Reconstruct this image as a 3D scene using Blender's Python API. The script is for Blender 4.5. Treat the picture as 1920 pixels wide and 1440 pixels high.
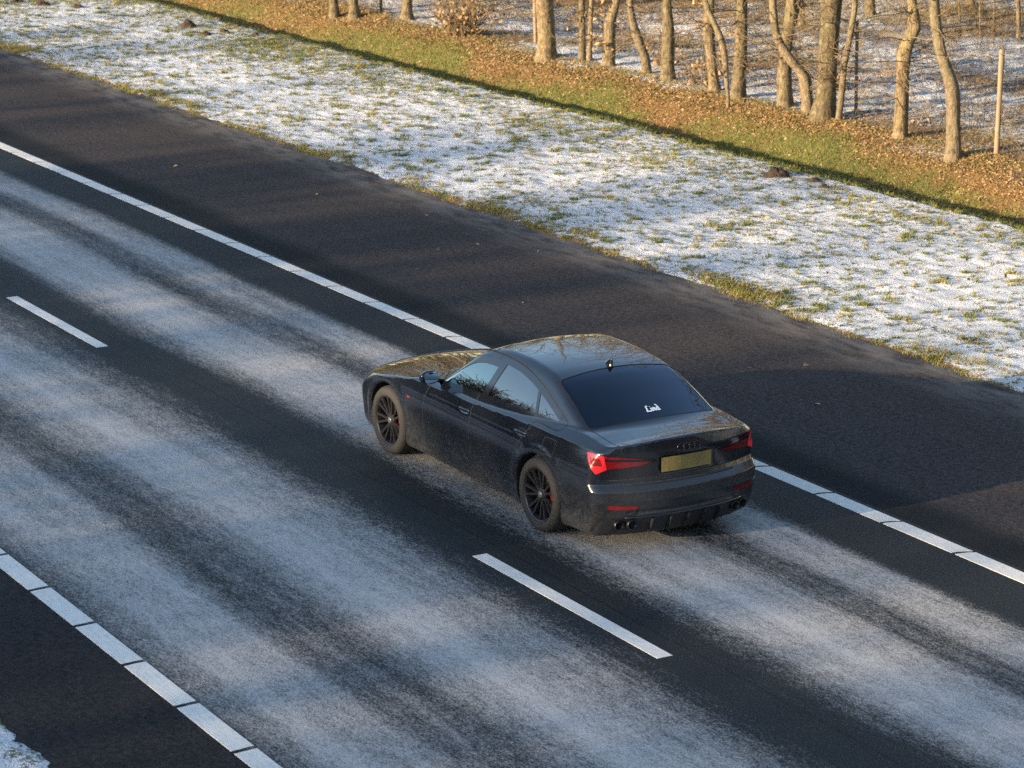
import bpy, math, random
import numpy as np

random.seed(7)
rng = np.random.default_rng(11)
R = math.radians
scene = bpy.context.scene
col = scene.collection
for _o in list(bpy.data.objects):
    bpy.data.objects.remove(_o)

# ------------------------------------------------------------------ camera, sky, sun, exposure
# world: X runs along the motorway in the direction of travel, +Y to the left, Z up; metres
from mathutils import Matrix, Vector
SUN_EL, SUN_AZ = R(10.5), R(90.0)      # azimuth counted from +X towards +Y
cam_d = bpy.data.cameras.new('camera')
cam_d.sensor_width = 36.0
cam_d.lens = 36.0 * 5000.93 / 1920.0
cam_d.clip_end = 3000
cam_d.dof.use_dof = True
cam_d.dof.focus_distance = 25.6
cam_d.dof.aperture_fstop = 4.0
cam = bpy.data.objects.new('camera', cam_d)
col.objects.link(cam)
_F = Vector((0.82933221, -0.4949061, -0.25937623))
_Rt = Vector((-0.51206347, -0.85894604, 0.0016459))
_Up = Vector((0.22360475, -0.1314521, 0.96577495))
cam.matrix_world = Matrix(((_Rt.x, _Up.x, -_F.x, 0), (_Rt.y, _Up.y, -_F.y, 0), (_Rt.z, _Up.z, -_F.z, 7.8317), (0, 0, 0, 1)))
scene.camera = cam

world = bpy.data.worlds.new('World')
scene.world = world
world.use_nodes = True
_wn = world.node_tree.nodes
_bg = _wn['Background']
_sky = _wn.new('ShaderNodeTexSky')
_sky.sky_type = 'NISHITA'
_sky.sun_disc = False
_sky.sun_elevation = SUN_EL
_sky.sun_rotation = R(90) - SUN_AZ
_sky.altitude = 10
_sky.air_density = 1.0
_sky.dust_density = 0.75
_sky.ozone_density = 1.5
world.node_tree.links.new(_sky.outputs[0], _bg.inputs[0])
_bg.inputs[1].default_value = 0.15
sun_d = bpy.data.lights.new('sun', 'SUN')
sun_d.energy = 5.0
sun_d.angle = R(0.55)
sun_d.color = (1.0, 0.77, 0.50)
sun = bpy.data.objects.new('sun', sun_d)
col.objects.link(sun)
_sv = Vector((math.cos(SUN_EL) * math.cos(SUN_AZ), math.cos(SUN_EL) * math.sin(SUN_AZ), math.sin(SUN_EL)))
sun.rotation_euler = (-_sv).to_track_quat('-Z', 'Y').to_euler()
sun.location = (0, 60, 40)
vs = scene.view_settings
vs.view_transform = 'Standard'
vs.look = 'None'
vs.gamma = 1.0
vs.use_curve_mapping = False
vs.exposure = 1.72
scene.cycles.use_denoising = False
scene.cycles.caustics_reflective = False
scene.cycles.caustics_refractive = False
scene.cycles.sample_clamp_indirect = 3.0
scene.cycles.max_bounces = 8
scene.cycles.transparent_max_bounces = 12

# ------------------------------------------------------------------ helpers
def tag(o, label=None, cat=None, group=None, kind=None):
    if label: o['label'] = label
    if cat: o['category'] = cat
    if group: o['group'] = group
    if kind: o['kind'] = kind
    return o

def empty(name, loc=(0, 0, 0)):
    o = bpy.data.objects.new(name, None)
    o.empty_display_size = 0.2
    col.objects.link(o)
    o.location = loc
    return o

def mesh_np(name, V, F, mats=None, parent=None, smooth=True, midx=None, attrs=None, normals=None):
    """one mesh object from numpy arrays; F is (m,3) or (m,4) or a list of such"""
    V = np.asarray(V, np.float32).reshape(-1, 3)
    if not isinstance(F, (list, tuple)):
        F = [F]
    F = [np.asarray(f, np.int32) for f in F if len(f)]
    me = bpy.data.meshes.new(name)
    me.vertices.add(len(V))
    me.vertices.foreach_set('co', V.ravel())
    nl = sum(f.size for f in F)
    nf = sum(len(f) for f in F)
    me.loops.add(nl)
    me.polygons.add(nf)
    me.loops.foreach_set('vertex_index', np.concatenate([f.ravel() for f in F]))
    tot = np.concatenate([np.full(len(f), f.shape[1], np.int32) for f in F])
    st = np.concatenate([[0], np.cumsum(tot)[:-1]]).astype(np.int32)
    me.polygons.foreach_set('loop_start', st)
    me.polygons.foreach_set('loop_total', tot)
    me.polygons.foreach_set('use_smooth', np.full(nf, bool(smooth)))
    if midx is not None:
        me.polygons.foreach_set('material_index', np.asarray(midx, np.int32))
    me.update(calc_edges=True)
    if attrs:
        for k, v in attrs.items():
            a = me.attributes.new(k, 'FLOAT', 'POINT')
            a.data.foreach_set('value', np.asarray(v, np.float32))
    if mats is not None:
        for m in (mats if isinstance(mats, (list, tuple)) else [mats]):
            me.materials.append(m)
    if normals is not None:
        me.normals_split_custom_set_from_vertices(np.asarray(normals, np.float32).tolist())
    o = bpy.data.objects.new(name, me)
    col.objects.link(o)
    if parent is not None:
        o.parent = parent
    return o

class MB:
    """collects pieces of one mesh"""
    def __init__(s):
        s.v, s.q, s.t, s.n, s.tone = [], [], [], 0, []
    def add(s, V, F, tone=0.5):
        V = np.asarray(V, float).reshape(-1, 3)
        F = np.asarray(F, int)
        s.v.append(V)
        (s.q if F.shape[1] == 4 else s.t).append(F + s.n)
        s.n += len(V)
        s.tone.append(np.broadcast_to(np.asarray(tone, float), (len(V),)))
    def box(s, lo, hi, M=None):
        x0, y0, z0 = lo
        x1, y1, z1 = hi
        V = np.array([[x0, y0, z0], [x1, y0, z0], [x1, y1, z0], [x0, y1, z0], [x0, y0, z1], [x1, y0, z1], [x1, y1, z1], [x0, y1, z1]], float)
        if M is not None:
            V = V @ np.asarray(M[0]).T + np.asarray(M[1])
        s.add(V, [[3, 2, 1, 0], [4, 5, 6, 7], [0, 1, 5, 4], [1, 2, 6, 5], [2, 3, 7, 6], [3, 0, 4, 7]])
    def tube(s, P, r, sides=6, cap=True, tone=0.5):
        P = np.asarray(P, float)
        n = len(P)
        r = np.broadcast_to(np.asarray(r, float), (n,))
        T = np.gradient(P, axis=0)
        T /= np.linalg.norm(T, axis=1)[:, None] + 1e-9
        ref = np.array([0, 0, 1.0]) if abs(T[:, 2]).mean() < 0.8 else np.array([1.0, 0.13, 0])
        A = np.cross(T, ref)
        A /= np.linalg.norm(A, axis=1)[:, None] + 1e-9
        B = np.cross(T, A)
        th = np.linspace(0, 2 * math.pi, sides, endpoint=False)
        V = P[:, None] + r[:, None, None] * (np.cos(th)[None, :, None] * A[:, None] + np.sin(th)[None, :, None] * B[:, None])
        i = np.arange(n - 1)[:, None] * sides
        j = np.arange(sides)[None]
        k = (j + 1) % sides
        F = np.stack([i + j, i + k, i + sides + k, i + sides + j], -1).reshape(-1, 4)
        s.add(V.reshape(-1, 3), F, tone)
        if cap:
            c0 = s.n
            s.add(np.array([P[0], P[-1]]), np.zeros((0, 3), int), tone)
            b = c0 - n * sides
            jj = np.arange(sides)
            s.t.append(np.stack([np.full(sides, c0), b + (jj + 1) % sides, b + jj], -1))
            e = b + (n - 1) * sides
            s.t.append(np.stack([np.full(sides, c0 + 1), e + jj, e + (jj + 1) % sides], -1))
    def lathe(s, prof, sides, axis='y', c=(0, 0, 0), closed=False):
        """prof: (radius, offset along axis)"""
        prof = np.asarray(prof, float)
        n = len(prof)
        th = np.linspace(0, 2 * math.pi, sides, endpoint=False)
        rr = prof[:, 0][:, None]
        oo = np.broadcast_to(prof[:, 1][:, None], (n, sides))
        a, b = rr * np.cos(th), rr * np.sin(th)
        V = np.stack([a, oo, b], -1) if axis == 'y' else (np.stack([oo, a, b], -1) if axis == 'x' else np.stack([a, b, oo], -1))
        i = np.arange(n if closed else n - 1)[:, None]
        j = np.arange(sides)[None]
        k = (j + 1) % sides
        i2 = (i + 1) % n
        F = np.stack([i * sides + j, i * sides + k, i2 * sides + k, i2 * sides + j], -1).reshape(-1, 4)
        s.add(V.reshape(-1, 3) + np.asarray(c), F)
    def build(s, name, mat, parent=None, smooth=True):
        V = np.concatenate(s.v)
        F = []
        if s.q: F.append(np.concatenate(s.q))
        if s.t: F.append(np.concatenate(s.t))
        return mesh_np(name, V, F, mat, parent, smooth, attrs={'tone': np.concatenate(s.tone)})

def _hash(ix, iy, seed):
    h = (ix.astype(np.int64) * 374761393 + iy.astype(np.int64) * 668265263 + seed * 1442695041) & 0x7fffffff
    h = ((h ^ (h >> 13)) * 1274126177) & 0x7fffffff
    return ((h ^ (h >> 16)) & 0xffff) / 65535.0

def vnoise(x, y, seed=0):
    x = np.asarray(x, float); y = np.asarray(y, float)
    ix, iy = np.floor(x), np.floor(y)
    fx, fy = x - ix, y - iy
    fx = fx * fx * (3 - 2 * fx); fy = fy * fy * (3 - 2 * fy)
    a, b = _hash(ix, iy, seed), _hash(ix + 1, iy, seed)
    c, d = _hash(ix, iy + 1, seed), _hash(ix + 1, iy + 1, seed)
    return (a * (1 - fx) + b * fx) * (1 - fy) + (c * (1 - fx) + d * fx) * fy

def fbm(x, y, seed=0, oct=3):
    s, a, t = 0, 0.5, 0
    for k in range(oct):
        s = s + a * vnoise(x * 2 ** k, y * 2 ** k, seed + k * 17)
        t += a
        a *= 0.5
    return s / t

def sstep(a, b, x):
    t = np.clip((x - a) / (b - a), 0, 1)
    return t * t * (3 - 2 * t)

def pchip(pts):
    pts = sorted(pts)
    x = np.array([p[0] for p in pts], float)
    y = np.array([p[1] for p in pts], float)
    h = np.diff(x)
    d = np.diff(y) / h
    m = np.zeros_like(y)
    m[0], m[-1] = d[0], d[-1]
    for i in range(1, len(x) - 1):
        if d[i - 1] * d[i] > 0:
            w1, w2 = 2 * h[i] + h[i - 1], h[i] + 2 * h[i - 1]
            m[i] = (w1 + w2) / (w1 / d[i - 1] + w2 / d[i])
    xs = np.linspace(x[0], x[-1], 1500)
    k = np.clip(np.searchsorted(x, xs) - 1, 0, len(h) - 1)
    t = (xs - x[k]) / h[k]
    ys = (2 * t**3 - 3 * t**2 + 1) * y[k] + (t**3 - 2 * t**2 + t) * h[k] * m[k] + (-2 * t**3 + 3 * t**2) * y[k + 1] + (t**3 - t**2) * h[k] * m[k + 1]
    return lambda q: np.interp(q, xs, ys)

# ------------------------------------------------------------------ material helpers
class NT:
    def __init__(s, name):
        s.m = bpy.data.materials.new(name)
        s.m.use_nodes = True
        s.t = s.m.node_tree
        s.n = s.t.nodes
        s.b = s.n['Principled BSDF']
        s.out = s.n['Material Output']
    def link(s, a, b):
        s.t.links.new(a, b)
    def set(s, inp, v):
        if hasattr(v, 'is_output'):
            s.link(v, inp)
        else:
            inp.default_value = v
    def coord(s):
        if not hasattr(s, '_c'):
            s._c = s.n.new('ShaderNodeTexCoord').outputs['Object']
        return s._c
    def map(s, scale, vec=None):
        n = s.n.new('ShaderNodeMapping')
        n.inputs['Scale'].default_value = scale
        s.link(vec or s.coord(), n.inputs[0])
        return n.outputs[0]
    def noise(s, scale=1.0, detail=3, rough=0.55, vec=None, dist=0.0, aniso=None):
        n = s.n.new('ShaderNodeTexNoise')
        n.inputs['Scale'].default_value = scale
        n.inputs['Detail'].default_value = detail
        n.inputs['Roughness'].default_value = rough
        n.inputs['Distortion'].default_value = dist
        v = vec or s.coord()
        if aniso:
            v = s.map(aniso, v)
        s.link(v, n.inputs['Vector'])
        return n.outputs['Fac']
    def math(s, op, a, b=0.0, clamp=False):
        n = s.n.new('ShaderNodeMath')
        n.operation = op
        n.use_clamp = clamp
        s.set(n.inputs[0], a)
        s.set(n.inputs[1], b)
        return n.outputs[0]
    def ss(s, a, b, x):
        n = s.n.new('ShaderNodeMapRange')
        n.interpolation_type = 'SMOOTHSTEP'
        n.inputs[1].default_value, n.inputs[2].default_value = a, b
        s.set(n.inputs[0], x)
        return n.outputs[0]
    def ramp(s, fac, stops, interp='LINEAR'):
        n = s.n.new('ShaderNodeValToRGB')
        n.color_ramp.interpolation = interp
        e = n.color_ramp.elements
        while len(e) < len(stops):
            e.new(0.5)
        for el, (p, c) in zip(e, stops):
            el.position = p
            el.color = (*c, 1) if len(c) == 3 else c
        s.set(n.inputs[0], fac)
        return n.outputs[0]
    def mix(s, fac, a, b, mode='MIX'):
        n = s.n.new('ShaderNodeMix')
        n.data_type = 'RGBA'
        n.blend_type = mode
        s.set(n.inputs[0], fac)
        s.set(n.inputs[6], a if hasattr(a, 'is_output') else (*a, 1))
        s.set(n.inputs[7], b if hasattr(b, 'is_output') else (*b, 1))
        return n.outputs[2]
    def attr(s, name):
        n = s.n.new('ShaderNodeAttribute')
        n.attribute_name = name
        return n.outputs['Fac']
    def sep(s):
        n = s.n.new('ShaderNodeSeparateXYZ')
        s.link(s.coord(), n.inputs[0])
        return n.outputs
    def bump(s, h, dist=0.01, strength=1.0):
        n = s.n.new('ShaderNodeBump')
        n.inputs['Distance'].default_value = dist
        n.inputs['Strength'].default_value = strength
        s.link(h, n.inputs['Height'])
        s.link(n.outputs[0], s.b.inputs['Normal'])
    def done(s, color=None, rough=None, **kw):
        if color is not None:
            s.set(s.b.inputs['Base Color'], color if hasattr(color, 'is_output') else (*color, 1))
        if rough is not None:
            s.set(s.b.inputs['Roughness'], rough)
        for k, v in kw.items():
            s.set(s.b.inputs[k], v)
        return s.m

def simple(name, color, rough=0.5, **kw):
    return NT(name).done(color, rough, **kw)

# ------------------------------------------------------------------ surface materials
def mat_road():
    t = NT('lane_asphalt')
    x, y, z = t.sep()
    wob = t.noise(0.12, 2, 0.5, aniso=(1, 0.4, 1))
    yy = t.math('ADD', y, t.math('MULTIPLY', t.math('SUBTRACT', wob, 0.5), 0.32))
    u = t.math('DIVIDE', t.math('ADD', yy, 16.0), 10.0)        # 0 at Y=-16, 1 at Y=-6
    def g(v): return ((v + 16.0) / 10.0)
    B = [(-16, 0), (-14.75, 0.0), (-14.5, .74), (-14.15, .80), (-13.9, .44), (-13.62, .40), (-13.4, .78), (-13.0, .95), (-12.6, .86),
         (-12.3, .38), (-12.08, .12), (-11.6, .08), (-11.4, .22), (-11.1, .46), (-10.75, .76), (-10.2, .95), (-9.85, .72), (-9.55, .38),
         (-9.2, .42), (-8.9, .76), (-8.3, .86), (-7.98, .52), (-7.7, .05), (-6.2, 0)]
    band = t.ramp(u, [(g(a), (b, b, b)) for a, b in B])
    n1 = t.noise(1.0, 3, 0.6, aniso=(0.22, 2.4, 1))
    n2 = t.noise(1.0, 4, 0.65, aniso=(4.0, 9.0, 1))
    n3 = t.noise(55.0, 2, 0.7)
    n4 = t.noise(1.0, 2, 0.7, aniso=(15.0, 26.0, 1))
    s = t.math('ADD', band, t.math('MULTIPLY', t.math('SUBTRACT', n1, 0.5), 0.75))
    s = t.math('ADD', s, t.math('MULTIPLY', t.math('SUBTRACT', n2, 0.5), 0.6))
    edge = t.ss(0.0, 0.30, band)
    s2 = t.math('ADD', s, t.math('MULTIPLY', t.math('SUBTRACT', n4, 0.5), 0.8))
    s2 = t.math('ADD', s2, t.math('MULTIPLY', t.math('SUBTRACT', n3, 0.5), 1.3))
    fr = t.math('MULTIPLY', t.ss(0.15, 1.22, s2), edge)
    dk = t.mix(t.ss(0.35, 0.75, n3), (0.010, 0.012, 0.0135), (0.028, 0.031, 0.033))
    seam = t.math('SUBTRACT', 1.0, t.ss(0.008, 0.022, t.math('ABSOLUTE', t.math('ADD', t.math('ADD', y, 11.87), t.math('MULTIPLY', t.math('SUBTRACT', t.noise(0.8, 2), 0.5), 0.05)))))
    dk = t.mix(t.math('MULTIPLY', seam, 0.75), dk, (0.008, 0.009, 0.01))
    c = t.mix(t.math('MULTIPLY', fr, 0.94), dk, (0.44, 0.43, 0.42))
    t.bump(t.noise(70, 2, 0.7), 0.006, 0.6)
    return t.done(c, t.mix(fr, (0.6, 0.6, 0.6), (0.9, 0.9, 0.9)), **{'Specular IOR Level': 0.10})

def mat_shoulder(name, edge_y=None, tint=(1, 1, 1)):
    t = NT(name)
    x, y, z = t.sep()
    n3 = t.noise(48, 3, 0.75)
    n2 = t.noise(1.0, 4, 0.6, aniso=(1.2, 3, 1))
    c = t.mix(t.ss(0.30, 0.72, n3), (0.020, 0.018, 0.019), (0.072, 0.062, 0.060))
    c = t.mix(t.math('MULTIPLY', t.ss(0.66, 0.72, t.noise(34, 2, 0.6)), 0.55), c, (0.19, 0.165, 0.155))
    c = t.mix(t.math('MULTIPLY', t.ss(0.62, 0.70, t.noise(41, 2, 0.6)), 0.6), c, (0.010, 0.009, 0.010))
    g1 = t.noise(15, 4, 0.8)
    c = t.mix(t.math('MULTIPLY', t.ss(0.50, 0.68, g1), 0.55), c, (0.105, 0.088, 0.083))
    c = t.mix(t.math('MULTIPLY', t.ss(0.50, 0.36, g1), 0.6), c, (0.010, 0.009, 0.0095))
    c = t.mix(t.math('MULTIPLY', t.ss(0.4, 0.7, n2), 0.2), c, (0.075, 0.066, 0.062))
    if edge_y is not None:
        d = t.math('ADD', y, -edge_y)          # grows towards the lane
        dust = t.math('MULTIPLY', t.math('SUBTRACT', 1.0, t.ss(0.0, 1.1, d)), t.ss(0.3, 0.65, t.noise(1.0, 4, 0.65, aniso=(1.5, 4, 1))))
        c = t.mix(t.math('MULTIPLY', dust, 0.75), c, (0.17, 0.155, 0.14))
        # the smooth lane asphalt reaches a little past the edge line in an uneven seam
        w = t.math('ADD', t.math('ADD', y, 16.15), t.math('MULTIPLY', t.math('SUBTRACT', t.noise(0.35, 3, 0.6), 0.5), 0.35))
        c = t.mix(t.ss(-0.22, 0.22, w), c, t.mix(t.ss(0.35, 0.75, n3), (0.011, 0.0125, 0.0135), (0.027, 0.029, 0.031)))
    c = t.mix(1.0, c, tint, 'MULTIPLY')
    t.bump(n3, 0.008, 0.7)
    return t.done(c, 0.9, **{'Specular IOR Level': 0.08})

def mat_line():
    t = NT('white_road_paint')
    n = t.noise(9, 4, 0.7, aniso=(1, 4, 1))
    c = t.mix(t.ss(0.42, 0.80, n), (0.61, 0.59, 0.55), (0.40, 0.385, 0.36))
    c = t.mix(t.math('MULTIPLY', t.ss(0.70, 0.76, t.noise(60, 2, 0.6)), 0.7), c, (0.20, 0.20, 0.20))
    t.bump(t.noise(80, 2), 0.003, 0.4)
    return t.done(c, 0.6)

def mat_verge():
    """grass sod, soil and leaf litter under patchy snow; 'snow' and 'dry' come with the terrain"""
    t = NT('snowy_grass_ground')
    cov, dry = t.attr('snow'), t.attr('dry')
    n1 = t.noise(1.0, 4, 0.6, aniso=(8.0, 10.0, 6))
    n2 = t.noise(30, 4, 0.75)
    sod = t.ramp(t.noise(7, 4, 0.7), [(0.25, (0.060, 0.070, 0.020)), (0.5, (0.135, 0.145, 0.040)), (0.75, (0.215, 0.175, 0.070))])
    lit = t.ramp(t.noise(16, 4, 0.8), [(0.25, (0.10, 0.056, 0.025)), (0.5, (0.22, 0.125, 0.052)), (0.75, (0.31, 0.19, 0.088))])
    gnd = t.mix(t.ss(0.3, 0.7, t.math('ADD', dry, t.math('MULTIPLY', t.math('SUBTRACT', t.noise(2.2, 3), 0.5), 0.9))), sod, lit)
    s = t.math('ADD', cov, t.math('MULTIPLY', t.math('SUBTRACT', n1, 0.5), 1.15))
    s = t.math('ADD', s, t.math('MULTIPLY', t.math('SUBTRACT', n2, 0.5), 1.5))
    f = t.ss(0.40, 0.66, s)
    c = t.mix(f, gnd, t.mix(t.ss(.3, .7, t.noise(60, 3, .8)), (0.66, 0.70, 0.75), (0.87, 0.88, 0.90)))
    h = t.math('ADD', t.math('MULTIPLY', f, 0.4), t.math('ADD', t.math('MULTIPLY', n2, 1.0), t.math('MULTIPLY', t.noise(48, 3, .7), 0.9)))
    t.bump(h, 0.045, 1.0)
    return t.done(c, 0.8, **{'Specular IOR Level': 0.2})

def mat_tone(name, stops, rough=0.7, trans=0.0):
    t = NT(name)
    return t.done(t.ramp(t.attr('tone'), stops), rough, **{'Specular IOR Level': 0.25})

def mat_bark(name, a, b, c):
    t = NT(name)
    n = t.noise(1.0, 5, 0.75, aniso=(24, 24, 9), dist=0.3)
    m = t.noise(2.2, 3, 0.6)
    k = t.mix(t.ss(0.3, 0.7, n), a, b)
    k = t.mix(t.math('MULTIPLY', t.ss(0.42, 0.68, m), 0.75), k, c)
    oi = t.n.new('ShaderNodeObjectInfo')
    k = t.mix(1.0, k, t.ramp(oi.outputs['Random'], [(0.0, (.72, .74, .70)), (0.5, (1, 1, 1)), (1.0, (1.22, 1.16, 1.08))]), 'MULTIPLY')
    blot = t.noise(7, 3, .7)
    k = t.mix(t.math('MULTIPLY', t.ss(.56, .68, blot), .45), k, (0.30, 0.27, 0.21))
    k = t.mix(t.math('MULTIPLY', t.ss(.46, .34, blot), .5), k, (0.03, 0.024, 0.014))
    t.bump(n, 0.035, 1.0)
    return t.done(k, 0.9, **{'Specular IOR Level': 0.15})

def mat_soil():
    t = NT('molehill_soil')
    n = t.noise(18, 4, 0.7)
    t.bump(n, 0.03, 1.0)
    return t.done(t.ramp(n, [(0.3, (0.028, 0.016, 0.010)), (0.7, (0.085, 0.052, 0.033))]), 0.95)

def mat_wood():
    t = NT('weathered_post_wood')
    n = t.noise(1.0, 4, 0.6, aniso=(40, 40, 3))
    t.bump(n, 0.004, 0.6)
    return t.done(t.ramp(n, [(0.3, (0.16, 0.11, 0.066)), (0.7, (0.29, 0.21, 0.13))]), 0.85)

M_ROAD, M_SHOULD, M_LSHOULD, M_LINE, M_VERGE = mat_road(), mat_shoulder('coarse_asphalt', -19.56), mat_shoulder('inner_strip_asphalt', tint=(.50, .54, .58)), mat_line(), mat_verge()
M_GRASS = mat_tone('grass_blades', [(0.0, (0.030, 0.052, 0.010)), (0.35, (0.092, 0.122, 0.022)), (0.6, (0.19, 0.175, 0.042)), (0.8, (0.30, 0.225, 0.088)), (1.0, (0.20, 0.115, 0.05))])
M_LEAF = mat_tone('fallen_oak_leaves', [(0.0, (0.12, 0.068, 0.028)), (0.4, (0.245, 0.150, 0.064)), (0.75, (0.34, 0.220, 0.102)), (1.0, (0.43, 0.30, 0.16))])
M_BARK = mat_bark('oak_bark', (0.058, 0.044, 0.027), (0.245, 0.188, 0.115), (0.175, 0.152, 0.070))
M_BARK2 = mat_bark('smooth_bark', (0.100, 0.077, 0.050), (0.255, 0.197, 0.126), (0.180, 0.158, 0.080))
M_TWIG = simple('bare_twigs', (0.105, 0.076, 0.048), 0.85)
M_BRUSH = simple('dry_brush', (0.150, 0.108, 0.058), 0.85)
M_SOIL, M_WOOD = mat_soil(), mat_wood()

# ------------------------------------------------------------------ ground, road
def grid_mesh(name, xs, ys, zf, mat, attrs=None, **kw):
    X, Y = np.meshgrid(xs, ys, indexing='ij')
    Z = zf(X, Y)
    nx, ny = X.shape
    i = np.arange(nx - 1)[:, None] * ny + np.arange(ny - 1)[None]
    F = np.stack([i, i + ny, i + ny + 1, i + 1], -1).reshape(-1, 4)
    at = {k: f(X, Y).ravel() for k, f in (attrs or {}).items()}
    return mesh_np(name, np.stack([X, Y, Z], -1).reshape(-1, 3), F, mat, attrs=at, **kw)

def spread(lo, hi, step, far_lo, far_hi):
    d = np.arange(lo, hi + step / 2, step)
    a = lo - np.geomspace(step * 2, lo - far_lo, 14)[::-1]
    b = hi + np.geomspace(step * 2, far_hi - hi, 14)
    return np.concatenate([a, d, b])

LIP = -25.9
_prof = pchip([(-900, .30), (-60, .30), (-40, .30), (-29, .30), (-28.1, .29), (-27.6, .22), (-27.25, .02), (-26.85, -.24), (-26.6, -.37), (-26.35, -.36), (-26.1, -.17), (-25.95, -.04), (-25.8, .0), (-24, .01), (-20, .01), (-19.9, .015), (-19.7, .012), (-19.56, 0.0), (-19.4, -.05), (-19.0, -.12), (-18, -.2)])

def terrain(x, y):
    wob = (vnoise(x * .25, y * .1, 5) - .5) * .24 + (vnoise(x * 1.6, y * .4, 6) - .5) * .12 + (vnoise(x * 6, y * 2, 9) - .5) * .07
    ed = (vnoise(x * 0.9, 0 * y, 7) - .5) * .16 + (vnoise(x * 4.0, 0 * y, 8) - .5) * .09
    k = sstep(-22.0, -24.5, y)
    z = _prof(y + wob * k + ed * (1 - k))
    m = sstep(-19.5, -20.1, y)
    z = z + m * ((fbm(x * 1.1, y * 1.1, 21, 2) - .5) * .05 + (fbm(x * 7, y * 8, 22, 3) - .5) * .042)
    f = sstep(-28.2, -31, y)
    z = z + f * ((fbm(x * .35, y * .35, 31, 2) - .5) * .28 + (fbm(x * 2.2, y * 2.2, 32, 3) - .5) * .12)
    return z

def snow_cov(x, y):
    far = sstep(38, 60, x)
    v = .765 - .05 * far - .12 * sstep(-22.5, -25.5, y) + (fbm(x * .5, y * .5, 41, 3) - .5) * .34
    v = v + .10 * sstep(30, 20, x)
    edge = 1 - sstep(-19.75, -20.35, y + (vnoise(x * 1.3, y * 1.3, 43) - .5) * .8)
    v = v - edge * (.03 + 1.0 * np.clip(vnoise(x * .8, y * 2.2, 73) - .54, 0, 1)) - .5 * sstep(-19.80, -19.62, y + (vnoise(x * 2.3, 0 * y, 49) - .5) * .25)
    v = v - .13 * (1 - sstep(.03, .12, np.abs(y + 20.75 + (vnoise(x * .4, 0 * y, 45) - .5) * .5)))
    bank = sstep(LIP + .05, LIP - .12, y)
    fl = sstep(-27.55, -28.35, y + (vnoise(x * .9, y * .9, 46) - .5) * 1.0 - .5 * sstep(36, 30, x))
    b = .02 + .25 * sstep(.7, .85, vnoise(x * 1.1, y * 1.1, 47)) * sstep(-27.2, -27.8, y)
    fv = .58 + (fbm(x * .45, y * .6, 48, 3) - .5) * .75 - .12 * far
    return v * (1 - bank) + bank * (b * (1 - fl) + fv * fl)

def dryness(x, y):
    bank = sstep(LIP, LIP - .3, y)
    up = sstep(-26.9, -28.0, y)
    b = .34 + .55 * up + (fbm(x * .45, y * .8, 51, 3) - .5) * 1.1 + .25 * sstep(36, 28, x)
    v = .25 + .5 * (1 - sstep(-20.0, -20.6, y)) + (fbm(x * .9, y * .9, 52, 2) - .5) * .5
    return v * (1 - bank) + b * bank

_xs = spread(17.5, 66.0, .075, -600, 900)
_ys = np.concatenate([-46 - np.geomspace(.3, 700, 14)[::-1], np.arange(-46, -29, .11), np.arange(-29, -19.0, .06), [-19.0, -18.5]])
terr = grid_mesh('verge_and_woodland_floor', _xs, _ys, terrain, M_VERGE, {'snow': snow_cov, 'dry': dryness})
tag(terr, 'snow covered grass verge, ditch and leaf strewn woodland floor', kind='structure')

# median strip and the land left of the carriageway
def med_z(x, y):
    m = sstep(-6.74, -6.50, y + (vnoise(x * 1.5, 0 * y, 61) - .5) * .30)
    far = sstep(200, 20, np.abs(y))
    return -.06 + m * (.075 + far * ((fbm(x * 1.2, y * 1.2, 62, 3) - .5) * .08 + (fbm(x * 7, y * 7, 63, 2) - .5) * .05)) - .16 * sstep(2.2, 2.6, y) + .14 * sstep(15.2, 15.8, y)
def med_s(x, y):
    return .74 + (fbm(x * 2.0, y * 2.0, 64, 3) - .5) * 1.1
_mx = spread(14.5, 23.5, .07, -600, 900)
_my = np.concatenate([np.arange(-6.95, -4.5, .05), np.geomspace(.1, 7, 12) - 4.5, np.linspace(3, 30, 28), 30 + np.geomspace(3, 800, 14)])
md = grid_mesh('ground', _mx, _my, med_z, M_VERGE, {'snow': med_s, 'dry': lambda x, y: .4 + 0 * x})
tag(md, 'snowy median and fields left of the carriageway', kind='structure')

def strip(name, y0, y1, z, mat, label, x0=-500, x1=800):
    V = [(x0, y0, z), (x1, y0, z), (x1, y1, z), (x0, y1, z), (x0, y0, z - .3), (x1, y0, z - .3), (x1, y1, z - .3), (x0, y1, z - .3)]
    o = mesh_np(name, V, [np.array([[0, 1, 2, 3], [0, 4, 5, 1], [3, 2, 6, 7]])], mat, smooth=False)
    return tag(o, label, kind='structure')

road = strip('road', -15.62, -7.80, 0.0, M_ROAD, 'dark two lane asphalt carriageway with pale salt and frost streaks')
shoulder = strip('hard_shoulder', -19.95, -15.62, -.001, M_SHOULD, 'brownish dark asphalt hard shoulder beside the snowy verge')
lsh = strip('inner_shoulder', -7.80, -6.36, -.001, M_LSHOULD, 'dark asphalt strip between left edge line and median')
opp = strip('opposite_carriageway', 3.2, 15.0, -.02, M_LSHOULD, 'opposite carriageway beyond the median')

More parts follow.
